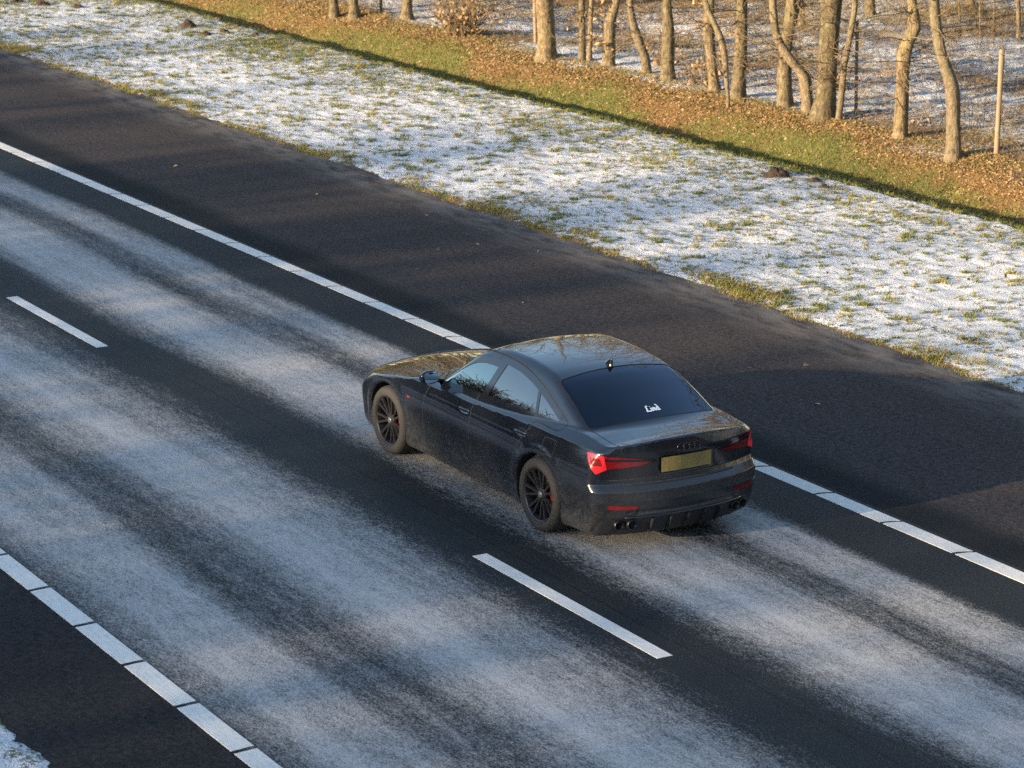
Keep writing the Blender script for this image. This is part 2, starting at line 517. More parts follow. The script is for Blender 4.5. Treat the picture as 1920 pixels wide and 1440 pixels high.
def slab(name, x0, x1, y0, y1, parent, skew=0.0, h=.004, bow=0.0):
    """thermoplastic marking: a thin bar with slightly uneven ends and rounded upper edge"""
    n = 6
    u = np.linspace(0, 1, n)
    ys = y0 + (y1 - y0) * u
    e0 = x0 + skew * (u - .5) + bow * np.sin(u * math.pi) + (rng.random(n) - .5) * .006
    e1 = x1 + skew * (u - .5) + bow * np.sin(u * math.pi) + (rng.random(n) - .5) * .006
    c = (x0 + x1) / 2
    V = []
    for zz, ins in ((-.01, 0), (h - .0012, 0), (h, .004)):
        s = (ys - (y0 + y1) / 2) * (1 - 2 * ins / abs(y1 - y0)) + (y0 + y1) / 2
        V += [(a + ins - c, b, zz) for a, b in zip(e0, s)] + [(a - ins - c, b, zz) for a, b in zip(e1[::-1], s[::-1])]
    m = 2 * n
    F = [[k * m + i, k * m + (i + 1) % m, (k + 1) * m + (i + 1) % m, (k + 1) * m + i] for k in range(2) for i in range(m)]
    T = [[2 * m + i, 2 * m + i + 1, 2 * m + m - 2 - i, 2 * m + m - 1 - i] for i in range(n - 1)]
    o = mesh_np(name, V, [np.array(F + T)], M_LINE, parent, smooth=False)
    o.location = (c, 0, 0)
    return o

for k in range(-4, 48):                       # left edge line: bars of about a metre
    x = 19.082 + 1.0503 * k
    slab('edge_line_bar', x + .028, x + 1.0503 - .028, -7.705, -7.90, road, skew=.012)
for k in range(-6, 46):                       # right edge line with bowed drainage gaps
    x = 19.92 + 1.053 * k
    slab('edge_line_bar', x + .022, x + 1.053 - .022, -15.36, -15.56, road, skew=-.06, bow=.02)
for x in (8.02, 20.02, 32.01, 44.01, 56.0):  # dashes between the two lanes
    slab('lane_dash', x - 3.03, x, -11.53, -11.68, road, skew=0.0)
for o in road.children:
    o.matrix_parent_inverse = Matrix.Identity(4)

# the overpass the picture is taken from: deck, edge beams and railing, behind and below the viewpoint
def overpass():
    mb = MB()
    mb.box((-11.0, -70, 5.25), (-.55, 70, 5.95))
    for x in (-11.05, -.95):
        mb.box((x, -70, 5.0), (x + .45, 70, 6.15))
    for y in (-4.4, 19.5, -32.0, 40.0):
        for x in (-9.5, -6.0, -2.5):
            mb.box((x - .4, y - .4, -.5), (x + .4, y + .4, 5.3))
    o = mb.build('overpass', simple('pale_concrete', (0.30, 0.29, 0.27), 0.85), smooth=False)
    tag(o, 'concrete overpass behind the viewpoint', kind='structure')
    mb = MB()
    for z in (6.55, 6.9, 7.15):
        mb.tube([(-.75, -70, z), (-.75, 70, z)], .03, 6)
    for y in range(-70, 71, 2):
        mb.tube([(-.75, y, 6.1), (-.75, y, 7.15)], .03, 5)
    mb.build('railing', simple('galvanised_steel', (0.35, 0.36, 0.37), 0.45, Metallic=0.8), o)
overpass()

# ------------------------------------------------------------------ grass, leaves (uncountable ground cover)
def in_view(x, y, pad=3.5):
    """stretch of verge and wood that lies in front of the bridge: nothing is scattered far outside it"""
    u = np.array([-0.51206, -0.85895]); f = np.array([0.8587, -0.5125])
    d = x * f[0] + y * f[1]
    s = x * u[0] + y * u[1]
    return (np.abs(s) < d * .196 + pad) & (d > 14) & (d < 74)

def scatter(n, x0, x1, y0, y1, dens):
    x = rng.uniform(x0, x1, n); y = rng.uniform(y0, y1, n)
    k = in_view(x, y) & (rng.random(n) < dens(x, y))
    return x[k], y[k]

def blades(name, bx, by, h, w, lean, tone, mat):
    n = len(bx)
    bz = terrain(bx, by) - .012
    a = rng.uniform(0, 2 * math.pi, n)
    b = rng.uniform(0, 2 * math.pi, n)
    L = h * lean
    V = np.empty((n, 3, 3))
    V[:, 0] = np.stack([bx - np.cos(a) * w / 2, by - np.sin(a) * w / 2, bz], -1)
    V[:, 1] = np.stack([bx + np.cos(a) * w / 2, by + np.sin(a) * w / 2, bz], -1)
    V[:, 2] = np.stack([bx + np.cos(b) * L, by + np.sin(b) * L, bz + h], -1)
    return mesh_np(name, V.reshape(-1, 3), np.arange(3 * n).reshape(-1, 3), mat, smooth=False, attrs={'tone': np.repeat(tone, 3)})

def tufts(tx, ty, per, spread_, hmin, hmax, tone_c, wid):
    n = len(tx)
    m = rng.integers(per // 2, per, n)
    i = np.repeat(np.arange(n), m)
    N = len(i)
    sz = rng.uniform(.6, 1.5, n)[i]
    r = np.sqrt(rng.random(N)) * spread_ * sz
    th = rng.uniform(0, 2 * math.pi, N)
    ang = rng.uniform(0, math.pi, n)[i]; st = rng.uniform(1.0, 2.2, n)[i]
    u_, w_ = r * np.cos(th) * st, r * np.sin(th) * .8
    x = tx[i] + u_ * np.cos(ang) - w_ * np.sin(ang)
    y = ty[i] + u_ * np.sin(ang) + w_ * np.cos(ang)
    h = rng.uniform(hmin, hmax, N) * (.5 + .5 * sz)
    tone = np.clip(tone_c[i] + rng.normal(0, .10, N), 0, 1)
    return x, y, h, np.full(N, wid) * rng.uniform(.7, 1.4, N), rng.uniform(.3, 1.1, N), tone

def bare(x, y):
    """1 where the snow is thin"""
    return 1 - sstep(.40, .80, snow_cov(x, y) + (fbm(x * 5, y * 5, 71, 2) - .5) * .5)

parts_ = []
tx, ty = scatter(26000, 18, 66, -25.85, -19.62, lambda x, y: .12 + .7 * bare(x, y))
parts_.append(tufts(tx, ty, 30, .034, .022, .060, np.clip(.30 + .42 * rng.random(len(tx)) + .3 * (fbm(tx, ty, 72, 2) - .5), 0, 1), .013))
tx, ty = scatter(2200, 18, 66, -25.85, -19.62, lambda x, y: .12 + .6 * bare(x, y))
parts_.append(tufts(tx, ty, 100, .085, .03, .075, np.clip(.28 + .40 * rng.random(len(tx)), 0, 1), .013))
tx, ty = scatter(3000, 18, 66, -20.15, -19.54, lambda x, y: .05 + .50 * sstep(.58, .72, vnoise(x * .8, y * 2.2, 73)) + .5 * sstep(.18, .05, np.abs(y + 19.62)) * sstep(.3, .6, vnoise(x * 1.5, 0 * y, 76)))
parts_.append(tufts(tx, ty, 30, .08, .025, .075, np.clip(.45 + .42 * rng.random(len(tx)), 0, 1), .010))
tx, ty = scatter(260000, 18, 66, -25.9, -19.7, lambda x, y: .05 + .30 * bare(x, y))
parts_.append((tx, ty, rng.uniform(.012, .045, len(tx)), rng.uniform(.006, .012, len(tx)), rng.uniform(.5, 1.6, len(tx)), np.clip(rng.normal(.48, .2, len(tx)), 0, 1)))
tx, ty = scatter(1500, 24, 66, -26.12, -25.78, lambda x, y: .2 + .8 * vnoise(x * 1.3, 0 * y, 78))
parts_.append(tufts(tx, ty, 40, .06, .03, .10, np.clip(.30 + .35 * rng.random(len(tx)), 0, 1), .011))
P_ = [np.concatenate(q) for q in zip(*parts_)]
tag(blades('verge_grass', *P_, M_GRASS), 'grass tufts poking through the snow on the verge', kind='stuff')

def green(x, y):
    return 1 - sstep(.35, .75, dryness(x, y))
parts_ = []
tx, ty = scatter(250000, 24, 71, -28.3, -25.85, lambda x, y: .25 + .6 * green(x, y))
parts_.append((tx, ty, rng.uniform(.03, .085, len(tx)), rng.uniform(.007, .014, len(tx)), rng.uniform(.3, 1.2, len(tx)), np.clip(rng.normal(.42, .15, len(tx)) + .22 * sstep(45, 56, tx), 0, 1)))
tx, ty = scatter(150000, 24, 66, -45, -28, lambda x, y: .30 + .7 * sstep(.45, .65, fbm(x * .5, y * .5, 74, 3)))
parts_.append((tx, ty, rng.uniform(.03, .12, len(tx)), rng.uniform(.006, .012, len(tx)), rng.uniform(.3, 1.2, len(tx)), np.clip(rng.normal(.62, .2, len(tx)), 0, 1)))
P_ = [np.concatenate(q) for q in zip(*parts_)]
tag(blades('bank_grass', *P_, M_GRASS), 'green and straw grass on the ditch bank and woodland floor', kind='stuff')

def leaves(name, x, y, size, label, lift=.012, z=None, tone=None):
    n = len(x)
    z0 = (terrain(x, y) if z is None else z) + rng.uniform(.002, lift, n)
    a = rng.uniform(0, 2 * math.pi, n)
    d = np.stack([np.cos(a), np.sin(a), rng.normal(0, .35, n)], -1)
    e = np.stack([-np.sin(a), np.cos(a), rng.normal(0, .45, n)], -1)
    s = (rng.uniform(.6, 1.25, n) * size)[:, None]
    c = np.stack([x, y, z0], -1)
    fold = np.zeros((n, 3)); fold[:, 2] = rng.uniform(.1, .5, n)
    V = np.stack([c - d * s * .5, c + e * s * .28 + fold * s * .5, c + d * s * .5, c - e * s * .28 + fold * s * .5], 1)
    V[:, :, 2] = np.maximum(V[:, :, 2], (z0 - .006)[:, None])
    i = np.arange(n)[:, None] * 4
    F = np.concatenate([i + [0, 2, 1], i + [0, 3, 2]])
    t = np.clip(rng.normal(.58, .24, n) if tone is None else tone, 0, 1)
    return tag(mesh_np(name, V.reshape(-1, 3), F, M_LEAF, smooth=False, attrs={'tone': np.repeat(t, 4)}), label, kind='stuff')

tx, ty = scatter(200000, 24, 71, -28.4, -26.0, lambda x, y: np.clip(.16 + .75 * sstep(.2, .9, dryness(x, y)), 0, 1) * (1 - .75 * sstep(.2, .45, snow_cov(x, y))))
ux, uy = scatter(90000, 24, 66, -45, -28.2, lambda x, y: .12 + .75 * sstep(.52, .72, fbm(x * .7, y * .7, 75, 3)))
_bx = np.repeat(np.array([46.4, 44.74, 44.61, 43.86, 42.59, 41.64, 40.11, 39.27, 38.0, 37.37, 36.68, 36.31, 34.41, 32.75, 53.95, 53.3, 52.13, 45.48, 32.44]), 70)
_by = np.repeat(np.array([-28.4, -28.31, -28.4, -28.36, -28.42, -28.28, -28.28, -28.21, -28.33, -28.35, -28.17, -28.23, -28.05, -27.8, -27.5, -27.68, -28.38, -27.94, -28.43]), 70)
_bx = _bx + rng.normal(0, .22, len(_bx)); _by = _by + rng.normal(0, .22, len(_by))
tx, ty = np.concatenate([tx, _bx]), np.concatenate([ty, _by])
leaves('fallen_leaves', np.concatenate([tx, ux]), np.concatenate([ty, uy]), .052, 'brown fallen leaves carpeting the bank and the wood')
tx, ty = scatter(2600, 18, 66, -25.9, -19.8, lambda x, y: .35 + 0 * x)
leaves('scattered_leaves', tx, ty, .075, 'single orange leaves lying on the snowy verge')
lx = np.array([33.91, 31.7, 31.76, 30.97, 26.23, 36.2, 24.0, 28.4, 39.5, 22.6]); ly = np.array([-18.76, -17.72, -18.39, -18.9, -16.77, -18.1, -18.3, -17.1, -17.2, -17.4])
leaves('road_leaves', lx, ly, .085, 'a few orange leaves lying on the hard shoulder', z=np.zeros(len(lx)), tone=np.full(len(lx), .85))

# ------------------------------------------------------------------ molehills
def molehill(x, y, r, h, label, k):
    r, h = r * .76, h * .70
    n, m = 22, 9
    th = np.linspace(0, 2 * math.pi, n, endpoint=False)
    V = [(0, 0, h)]
    for j in range(1, m + 1):
        u = j / m
        rr = r * u * (1 + .22 * (vnoise(np.cos(th) * 1.7 + k, np.sin(th) * 1.7, 80 + k) - .5) * 2)
        zz = h * (1 - u ** 1.5) * (1 + .5 * (vnoise(np.cos(th) * 3 * u + k, np.sin(th) * 3 * u + 9, 90 + k) - .5)) - .03 * u
        zz = zz + (rng.random(n) - .5) * .075 * min(1, h / .1) * (1 - u * .5)
        rr = rr * (1 + (rng.random(n) - .5) * .18)
        V += list(zip(rr * np.cos(th) * 1.15, rr * np.sin(th), zz))
    T = [[0, 1 + i, 1 + (i + 1) % n] for i in range(n)]
    Q = [[1 + (j - 1) * n + i, 1 + j * n + i, 1 + j * n + (i + 1) % n, 1 + (j - 1) * n + (i + 1) % n] for j in range(1, m) for i in range(n)]
    o = mesh_np('molehill', V, [np.array(Q), np.array(T)], M_SOIL)
    o.location = (x, y, float(terrain(np.array([x]), np.array([y]))[0]))
    return tag(o, label, 'molehill', 'molehills on the snowy verge')
for k, a in enumerate([
    (55.44, -24.55, .34, .22, 'largest dark brown molehill at the far end of the verge'),
    (53.92, -24.29, .26, .09, 'low molehill nearer the road, leftmost of the three small ones'),
    (54.03, -24.80, .24, .09, 'small flat molehill, middle of three beside the ditch shadow'),
    (53.3, -25.2, .20, .08, 'small molehill, rightmost of the far cluster by the ditch'),
    (55.16, -25.58, .30, .09, 'flat brown molehill right at the ditch edge, far end'),
    (61.69, -22.86, .30, .14, 'molehill at the very top left corner of the verge'),
    (60.79, -23.16, .36, .15, 'wide molehill just inside the top left corner'),
    (59.9, -23.7, .26, .10, 'small molehill trailing right of the top left corner pair'),
    (33.83, -25.08, .32, .20, 'big fresh molehill near the ditch on the right side'),
    (33.3, -25.45, .22, .05, 'flat earth patch joined to the big right molehill'),
    (32.72, -25.19, .13, .09, 'tiny molehill right of the big one near the ditch')]):
    molehill(*a, k)

# ------------------------------------------------------------------ trees
def wander(P0, d0, L, n, amp, up, rs):
    P = [np.array(P0, float)]
    d = np.array(d0, float); d /= np.linalg.norm(d)
    for _ in range(n):
        d = d + rs.normal(0, amp, 3) + np.array([0, 0, up])
        d /= np.linalg.norm(d)
        P.append(P[-1] + d * L / n)
    return np.array(P)

def limb(mb, P0, d0, L, r, lev, rs, sides=5):
    n = 5 if lev == 0 else 4
    P = wander(P0, d0, L, n, .16, .05, rs)
    mb.tube(P, np.linspace(r, max(r * .3, .004), n + 1), sides if lev == 0 else 3, cap=False)
    if lev < 2:
        for _ in range(rs.integers(3, 6) if lev == 0 else rs.integers(2, 5)):
            k = rs.uniform(.25, 1.0)
            q = P[0] * 0 + np.array([np.interp(k, np.linspace(0, 1, n + 1), P[:, c]) for c in range(3)])
            dd = (P[-1] - P[0]); dd /= np.linalg.norm(dd)
            limb(mb, q, dd + rs.normal(0, .55, 3), L * rs.uniform(.35, .6), max(r * .42, .004), lev + 1, rs)

def leafclump(mb, P, n, s, rs):
    for _ in range(n):
        c = P + rs.normal(0, s, 3)
        d = rs.normal(0, 1, 3); d /= np.linalg.norm(d)
        e = np.cross(d, rs.normal(0, 1, 3)); e /= np.linalg.norm(e) + 1e-6
        z = rs.uniform(.04, .07)
        mb.add([c - d * z, c + e * z * .5, c + d * z, c - e * z * .5], [[0, 2, 1], [0, 3, 2]], float(np.clip(rs.normal(.5, .2), 0, 1)))

TREE_GROUP = 'bare trees along the ditch bank'
def tree(name, x, y, pts, label, H, seed, bark=None, twigs=0, dry=0, crown=True, split=None, group=TREE_GROUP, fork=None):
    rs = np.random.default_rng(seed)
    n = np.array([x, y]) / math.hypot(x, y)
    side = np.array([n[1], -n[0], 0.0])
    deep = np.array([n[0], n[1], 0.0])
    z0 = .30
    root = empty(name, (x, y, float(terrain(np.array([x]), np.array([y]))[0])))
    off = np.array([0, 0, z0 - root.location.z])
    K = [(0.0, -.35, pts[0][2] * 1.12)] + [(a, b, r) for a, b, r in pts]
    hs = np.array([k[1] for k in K]); so = np.array([k[0] for k in K]); rr = np.array([k[2] for k in K])
    so = so - 0.0
    top = hs[-1]
    nn = max(4, int((H - top) / .6))
    hh = np.linspace(top, H, nn + 1)[1:]
    drift = (so[-1] - so[-2]) / max(hs[-1] - hs[-2], .2) * .35
    s2 = so[-1] + np.cumsum(np.full(nn, drift * (H - top) / nn * .4) + rs.normal(0, .06, nn))
    dp = np.concatenate([np.zeros(len(hs)), np.cumsum(rs.normal(0, .06, nn))])
    r2 = rr[-1] * (1 - (hh - top) / (H - top) * .88)
    hs = np.concatenate([hs, hh]); so = np.concatenate([so, s2]); rr = np.concatenate([rr, r2])
    # smooth resample
    q = np.concatenate([np.arange(hs[0], top, .09), hh]) if top > .3 else hs
    fs, fr, fd = pchip(list(zip(hs, so))), pchip(list(zip(hs, rr))), pchip(list(zip(hs, dp)))
    flare = 1 + .22 * np.exp(-np.clip(q + .02, 0, None) / .07)
    C = side[None] * fs(q)[:, None] + deep[None] * fd(q)[:, None] + np.array([0, 0, 1.0])[None] * q[:, None] + off
    RR = fr(q) * np.where(fr(q) > .05, flare * .5 + .5, 1)
    sides = 14
    th = np.linspace(0, 2 * math.pi, sides, endpoint=False)
    # uneven cross-section with knots
    uneven = 1 + .16 * (vnoise(np.cos(th)[None] * 1.6 + q[:, None] * 1.1 + seed, np.sin(th)[None] * 1.6 + q[:, None] * .7, seed) - .5) + .09 * (vnoise(np.cos(th)[None] * 2.5 + q[:, None] * 6 + seed, np.sin(th)[None] * 2.5 - q[:, None] * 3, seed + 3) - .5)
    V = C[:, None] + (RR[:, None] * uneven)[:, :, None] * (np.cos(th)[None, :, None] * side + np.sin(th)[None, :, None] * deep)
    i = np.arange(len(q) - 1)[:, None] * sides; j = np.arange(sides)[None]; k = (j + 1) % sides
    F = np.stack([i + j, i + sides + j, i + sides + k, i + k], -1).reshape(-1, 4)
    mesh_np('trunk', V.reshape(-1, 3), F, bark or M_BARK, root)
    if crown:
        mb = MB()
        lo = max(2.6, H * .28)
        for h in np.linspace(lo, H * .98, int(10 + H * 1.0)):
            a = rs.uniform(0, 2 * math.pi)
            L = (H - h) * .42 + .7
            P0 = side * fs(h) + deep * fd(h) + np.array([0, 0, h]) + off
            limb(mb, P0, (math.cos(a), math.sin(a), rs.uniform(.25, .9)), L * rs.uniform(.7, 1.2), max(.012, float(fr(h)) * .5), 0, rs)
        mb.build('crown', M_TWIG, root)
    if twigs:
        mb = MB()
        for _ in range(twigs):
            h = rs.uniform(.5, 2.6)
            a = rs.uniform(0, 2 * math.pi)
            P0 = side * fs(h) + deep * fd(h) + np.array([0, 0, h]) + off
            P = wander(P0, (math.cos(a), math.sin(a), rs.uniform(-.15, .35)), rs.uniform(.4, 1.3), 5, .16, -.01, rs)
            mb.tube(P, np.linspace(.011, .005, 6), 3, cap=False)
            for _ in range(5):
                b = P[rs.integers(1, 5)]
                mb.tube(wander(b, P[-1] - P[0] + rs.normal(0, .5, 3), rs.uniform(.2, .6), 3, .2, 0, rs), np.linspace(.006, .003, 4), 3, cap=False)
        tag(mb.build('side_twigs', M_BRUSH, root), kind='stuff')
    if dry:
        mb = MB()
        for _ in range(max(1, dry // 14)):
            h = rs.uniform(.4, 2.0)
            a = rs.uniform(0, 2 * math.pi)
            leafclump(mb, side * (fs(h) + math.cos(a) * .22) + deep * math.sin(a) * .22 + np.array([0, 0, h]) + off, 14, .09, rs)
        tag(mb.build('dry_leaves', M_LEAF, root, smooth=False), kind='stuff')
    return tag(root, label, 'tree', group)

TREES = [
 ('oak_tree', 53.95, -27.5, [(0, 0, .114), (-.01, .16, .108), (-.02, .28, .102)], 'leftmost tree trunk at the top edge above the bank', 10, {}),
 ('oak_tree', 53.3, -27.68, [(0, 0, .142), (-.01, .17, .113), (-.03, .33, .107)], 'second trunk from the left at the top edge', 11, {}),
 ('thin_tree', 53.34, -28.37, [(0, 0, .036), (0, .17, .036), (0, .29, .036)], 'pale thin stem between two trunks at the top edge', 5, {}),
 ('oak_tree', 52.13, -28.38, [(0, 0, .158), (0, .2, .129), (0, .41, .123)], 'trunk just left of the leafy shrub at the top edge', 11, dict(dry=30)),
 ('oak_tree', 45.48, -27.94, [(0, 0, .211), (0, .22, .19), (-.02, .71, .179), (-.05, 1.13, .174)], 'thick straight trunk with a pale stake behind its left side', 13, {}),
 ('thin_tree', 44.74, -28.31, [(0, 0, .079), (0, .55, .068), (-.02, 1.18, .063)], 'slim trunk, left one of a close pair right of the thickest far trunk', 9, dict(dry=45, bark=1)),
 ('thin_tree', 44.61, -28.4, [(0, 0, .058), (.01, .56, .047), (.03, 1.19, .042)], 'thinner right one of the close pair of slim trunks', 8, dict(dry=70, bark=1)),
 ('oak_tree', 43.86, -28.36, [(0, 0, .134), (.02, .34, .114), (.02, .75, .119), (.09, 1.07, .098), (.15, 1.27, .082)], 'trunk bending right at the top with dry leaves on it', 9, dict(dry=80)),
 ('oak_tree', 42.59, -28.42, [(0, 0, .101), (-.03, .28, .091), (-.17, .64, .096), (-.27, .99, .071), (-.34, 1.4, .066)], 'crooked trunk leaning left standing alone between straighter ones', 9, {}),
 ('oak_tree', 41.64, -28.28, [(0, 0, .15), (-.01, .3, .13), (-.01, .91, .114), (-.05, 1.51, .084)], 'straight trunk right of the crooked left leaning one', 11, dict(twigs=6)),
 ('oak_tree', 40.11, -28.28, [(0, 0, .122), (-.04, .3, .097), (-.1, .79, .097), (-.14, 1.18, .107), (-.13, 1.67, .092)], 'dark sided trunk half hidden behind a thin curved stem', 10, dict(dry=60, twigs=8)),
 ('thin_tree', 38.86, -27.7, [(0, 0, .033), (-.04, .4, .043), (-.07, .71, .057), (-.15, 1.12, .061), (-.27, 1.4, .057), (-.41, 1.69, .052), (-.45, 1.83, .052)], 'thin curved stem rising leftwards from the bank edge', 7, dict(dry=30, bark=1)),
 ('oak_tree', 39.27, -28.21, [(0, 0, .149), (.01, .41, .129), (.03, .99, .115), (.03, 1.76, .095)], 'straight trunk just right of the thin curved stem', 11, dict(twigs=12)),
 ('oak_tree', 38.0, -28.33, [(0, 0, .15), (-.03, .56, .136), (-.03, .89, .113), (.02, 1.32, .108), (.08, 1.7, .126), (.1, 1.89, .136)], 'trunk crossed by a strongly bent neighbour in front of it', 10, dict(dry=40, twigs=8)),
 ('oak_tree', 37.37, -28.35, [(0, 0, .102), (-.03, .31, .107), (-.07, .59, .112), (-.25, .82, .111), (-.46, 1.1, .093), (-.59, 1.38, .07), (-.66, 1.94, .069)], 'strongly bent trunk kinking left across the one behind it', 9, dict(bark=1)),
 ('oak_tree', 36.68, -28.17, [(0, 0, .23), (.03, .37, .183), (.04, .93, .174), (.06, 1.48, .174), (.09, 2.03, .178)], 'thickest trunk on the right half with a dark shaded flank', 14, dict(twigs=30, dry=20)),
 ('thin_tree', 36.31, -28.23, [(0, 0, .059), (.03, .42, .059), (.06, .92, .055), (.13, 1.38, .055), (.21, 2.07, .05)], 'slender stem leaning right beside the thickest right hand trunk', 8, dict(bark=1, twigs=10)),
 ('oak_tree', 34.41, -28.05, [(0, 0, .132), (0, .51, .119), (0, 1.04, .11), (.01, 1.35, .119), (.08, 1.62, .114), (.16, 1.84, .11), (.13, 2.1, .088), (.1, 2.28, .079)], 'knobbly trunk with a swollen crook and many fine side twigs', 10, dict(twigs=34)),
 ('oak_tree', 32.75, -27.8, [(0, 0, .132), (-.03, .59, .115), (-.06, 1.02, .115), (-.17, 1.36, .102), (-.29, 1.69, .093), (-.37, 2.12, .085), (-.41, 2.45, .081)], 'smooth trunk bending left, nearest tree to the right edge', 11, dict(bark=1)),
 ('oak_tree', 48.03, -38.14, [(0, 0, .121), (-.01, .25, .109)], 'background trunk at the top edge left of the knobbly tree', 10, {}),
 ('oak_tree', 47.11, -40.32, [(0, 0, .098), (-.02, .22, .086)], 'background trunk at the top edge right of the left bending tree', 9, {}),
 ('thin_tree', 43.75, -37.17, [(0, 0, .034), (-.03, .42, .028), (-.06, .76, .028)], 'thin sapling in the snow nearest behind the left bending tree', 5, {}),
 ('thin_tree', 42.99, -38.14, [(0, 0, .051), (-.03, .44, .045), (-.06, .78, .045)], 'thin stem close to the right edge in the snowy background', 6, {}),
 ('thin_tree', 43.52, -37.9, [(0, 0, .023), (-.02, .74, .02)], 'very thin sapling above the round wooden post', 4, {}),
 ('thin_tree', 43.34, -37.37, [(0, 0, .017), (-.04, .79, .017)], 'thinnest sapling between two others in the snowy background', 4, {}),
 ('oak_tree', 47.74, -41.84, [(0, 0, .088), (0, .06, .081)], 'background trunk base at the very top near the right corner', 9, {}),
 ('oak_tree', 50.2, -34.0, [(0, 0, .10), (.02, .5, .09)], 'dark background trunk between shrub and thick straight trunk', 9, {}),
 ('oak_tree', 46.3, -34.9, [(0, 0, .09), (-.04, .6, .08)], 'background trunk behind the close pair of slim trunks', 9, dict(dry=30)),
]
for i, (nm, x, y, pts, lab, H, kw) in enumerate(TREES):
    kw = dict(kw)
    H = H * 1.35
    kw['twigs'] = kw.get('twigs', 0) + (9 if nm == 'oak_tree' else 4)
    kw['bark'] = M_BARK2 if kw.get('bark') else M_BARK
    tree(nm, x, y, pts, lab, H, 100 + i, **kw)

def post(x, y, dx, h, r, label, name='wooden_post'):
    n = np.array([x, y]) / math.hypot(x, y)
    side = np.array([n[1], -n[0], 0.0])
    z = .30
    q = np.linspace(0, 1, 8)
    mb = MB()
    C = side[None] * (dx * q)[:, None] + np.array([0, 0, 1.0])[None] * (-.3 + (h + .3) * q)[:, None]
    rr = r * (1 + .05 * np.sin(q * 9))
    C = np.concatenate([C, C[-1:] + [0, 0, .012]]); rr = np.concatenate([rr, [r * .82]])
    mb.tube(C, rr, 12)
    o = mb.build(name, M_WOOD)
    o.location = (x, y, z)
    return tag(o, label, 'post', 'posts among the trees')
post(47.41, -28.86, -.05, 1.5, .040, 'pale stake standing against the left of the thick straight trunk')
post(36.71, -28.92, -.04, 1.61, .031, 'thin grey stake right of the slender leaning stem')
post(32.44, -28.43, .01, 1.66, .042, 'pale round wooden post standing at the right edge')

def shrub(x, y, h, n, label, seed, dry):
    rs = np.random.default_rng(seed)
    root = empty('shrub', (x, y, .28))
    mb, ml = MB(), MB()
    for _ in range(n):
        a = rs.uniform(0, 2 * math.pi)
        b = np.array([math.cos(a), math.sin(a), 0]) * rs.uniform(0, .18) + [0, 0, -.1]
        P = wander(b, (math.cos(a) * .5, math.sin(a) * .5, 1.0), h * rs.uniform(.5, 1.1), 6, .16, .02, rs)
        mb.tube(P, np.linspace(.013, .003, 7), 4, cap=False)
        for _ in range(4):
            q = P[rs.integers(1, 6)]
            mb.tube(wander(q, P[-1] - P[0] + rs.normal(0, .4, 3), h * rs.uniform(.2, .45), 3, .2, 0, rs), np.linspace(.006, .002, 4), 3, cap=False)
            if rs.random() < dry:
                leafclump(ml, q + rs.normal(0, .1, 3), 5, .07, rs)
    mb.build('stems', M_BRUSH, root)
    if ml.n: tag(ml.build('dry_leaves', M_LEAF, root, smooth=False), kind='stuff')
    return tag(root, label, 'shrub', 'shrubs among the trees')
shrub(49.1, -28.1, 1.3, 34, 'brown leafy shrub on the bank left of the thick straight trunk', 300, .55)
shrub(50.6, -28.6, 1.2, 26, 'tangled brown shrub at the top edge beside a trunk base', 301, .5)
shrub(40.9, -28.5, .9, 16, 'low twiggy shrub at the foot of the dark sided trunk', 302, .4)
shrub(43.3, -29.3, .8, 14, 'low twiggy shrub behind the crooked left leaning trunk', 303, .3)
shrub(35.5, -29.2, .7, 12, 'small twiggy bush left of the knobbly trunk base', 304, .2)
shrub(33.0, -31.6, 1.1, 20, 'brown twiggy bush behind the post at the right edge', 305, .35)
shrub(39.0, -30.2, .7, 12, 'low bush in the snow between straight and bent trunks', 306, .5)

# fine undergrowth stems across the wood floor
_tx, _ty = scatter(13000, 28, 62, -44, -28.2, lambda x, y: .10 + .6 * sstep(.48, .68, fbm(x * .3, y * .3, 77, 2)))
_mb = MB()
for a, b, z in zip(_tx, _ty, terrain(_tx, _ty)):
    h = rng.uniform(.12, .5)
    d = rng.normal(0, .75, 2)
    P = np.array([[a, b, z - .02], [a + d[0] * h * .4, b + d[1] * h * .4, z + h * .55], [a + d[0] * h, b + d[1] * h, z + h]])
    _mb.tube(P, [.006, .005, .003], 3, cap=False)
tag(_mb.build('undergrowth', M_BRUSH), 'fine bare undergrowth stems standing in the snow of the wood', kind='stuff')

# ------------------------------------------------------------------ the woods beyond the picture (mirrored in the car, shading the road)
def wood_tree(mb, x, y, z, H, rs, twig=26, low=1.5):
    P = wander((x, y, z - .2), (rs.normal(0, .06), rs.normal(0, .06), 1), H, 6, .05, .06, rs)
    r = H * rs.uniform(.009, .016)
    mb.tube(P, np.linspace(r, .02, 7), 5, cap=False)
    for _ in range(twig):
        k = rs.uniform(low / H, .98)
        q = np.array([np.interp(k, np.linspace(0, 1, 7), P[:, c]) for c in range(3)])
        a = rs.uniform(0, 2 * math.pi)
        L = H * (1.05 - k) * .38 + .5
        B = wander(q, (math.cos(a), math.sin(a), rs.uniform(.2, .9)), L, 3, .18, .05, rs)
        mb.tube(B, np.linspace(max(r * .35, .012), .006, 4), 3, cap=False)
        for _ in range(4):
            b = B[rs.integers(1, 4)]
            C = wander(b, B[-1] - B[0] + rs.normal(0, .45 * L, 3), L * rs.uniform(.3, .6), 2, .2, 0, rs)
            mb.tube(C, [.016, .011, .006], 3, cap=False)
_rs = np.random.default_rng(5)
def proto(H, twig, low):
    m = MB(); wood_tree(m, 0, 0, 0, H, _rs, twig, low)
    return np.concatenate(m.v), np.concatenate(m.q)
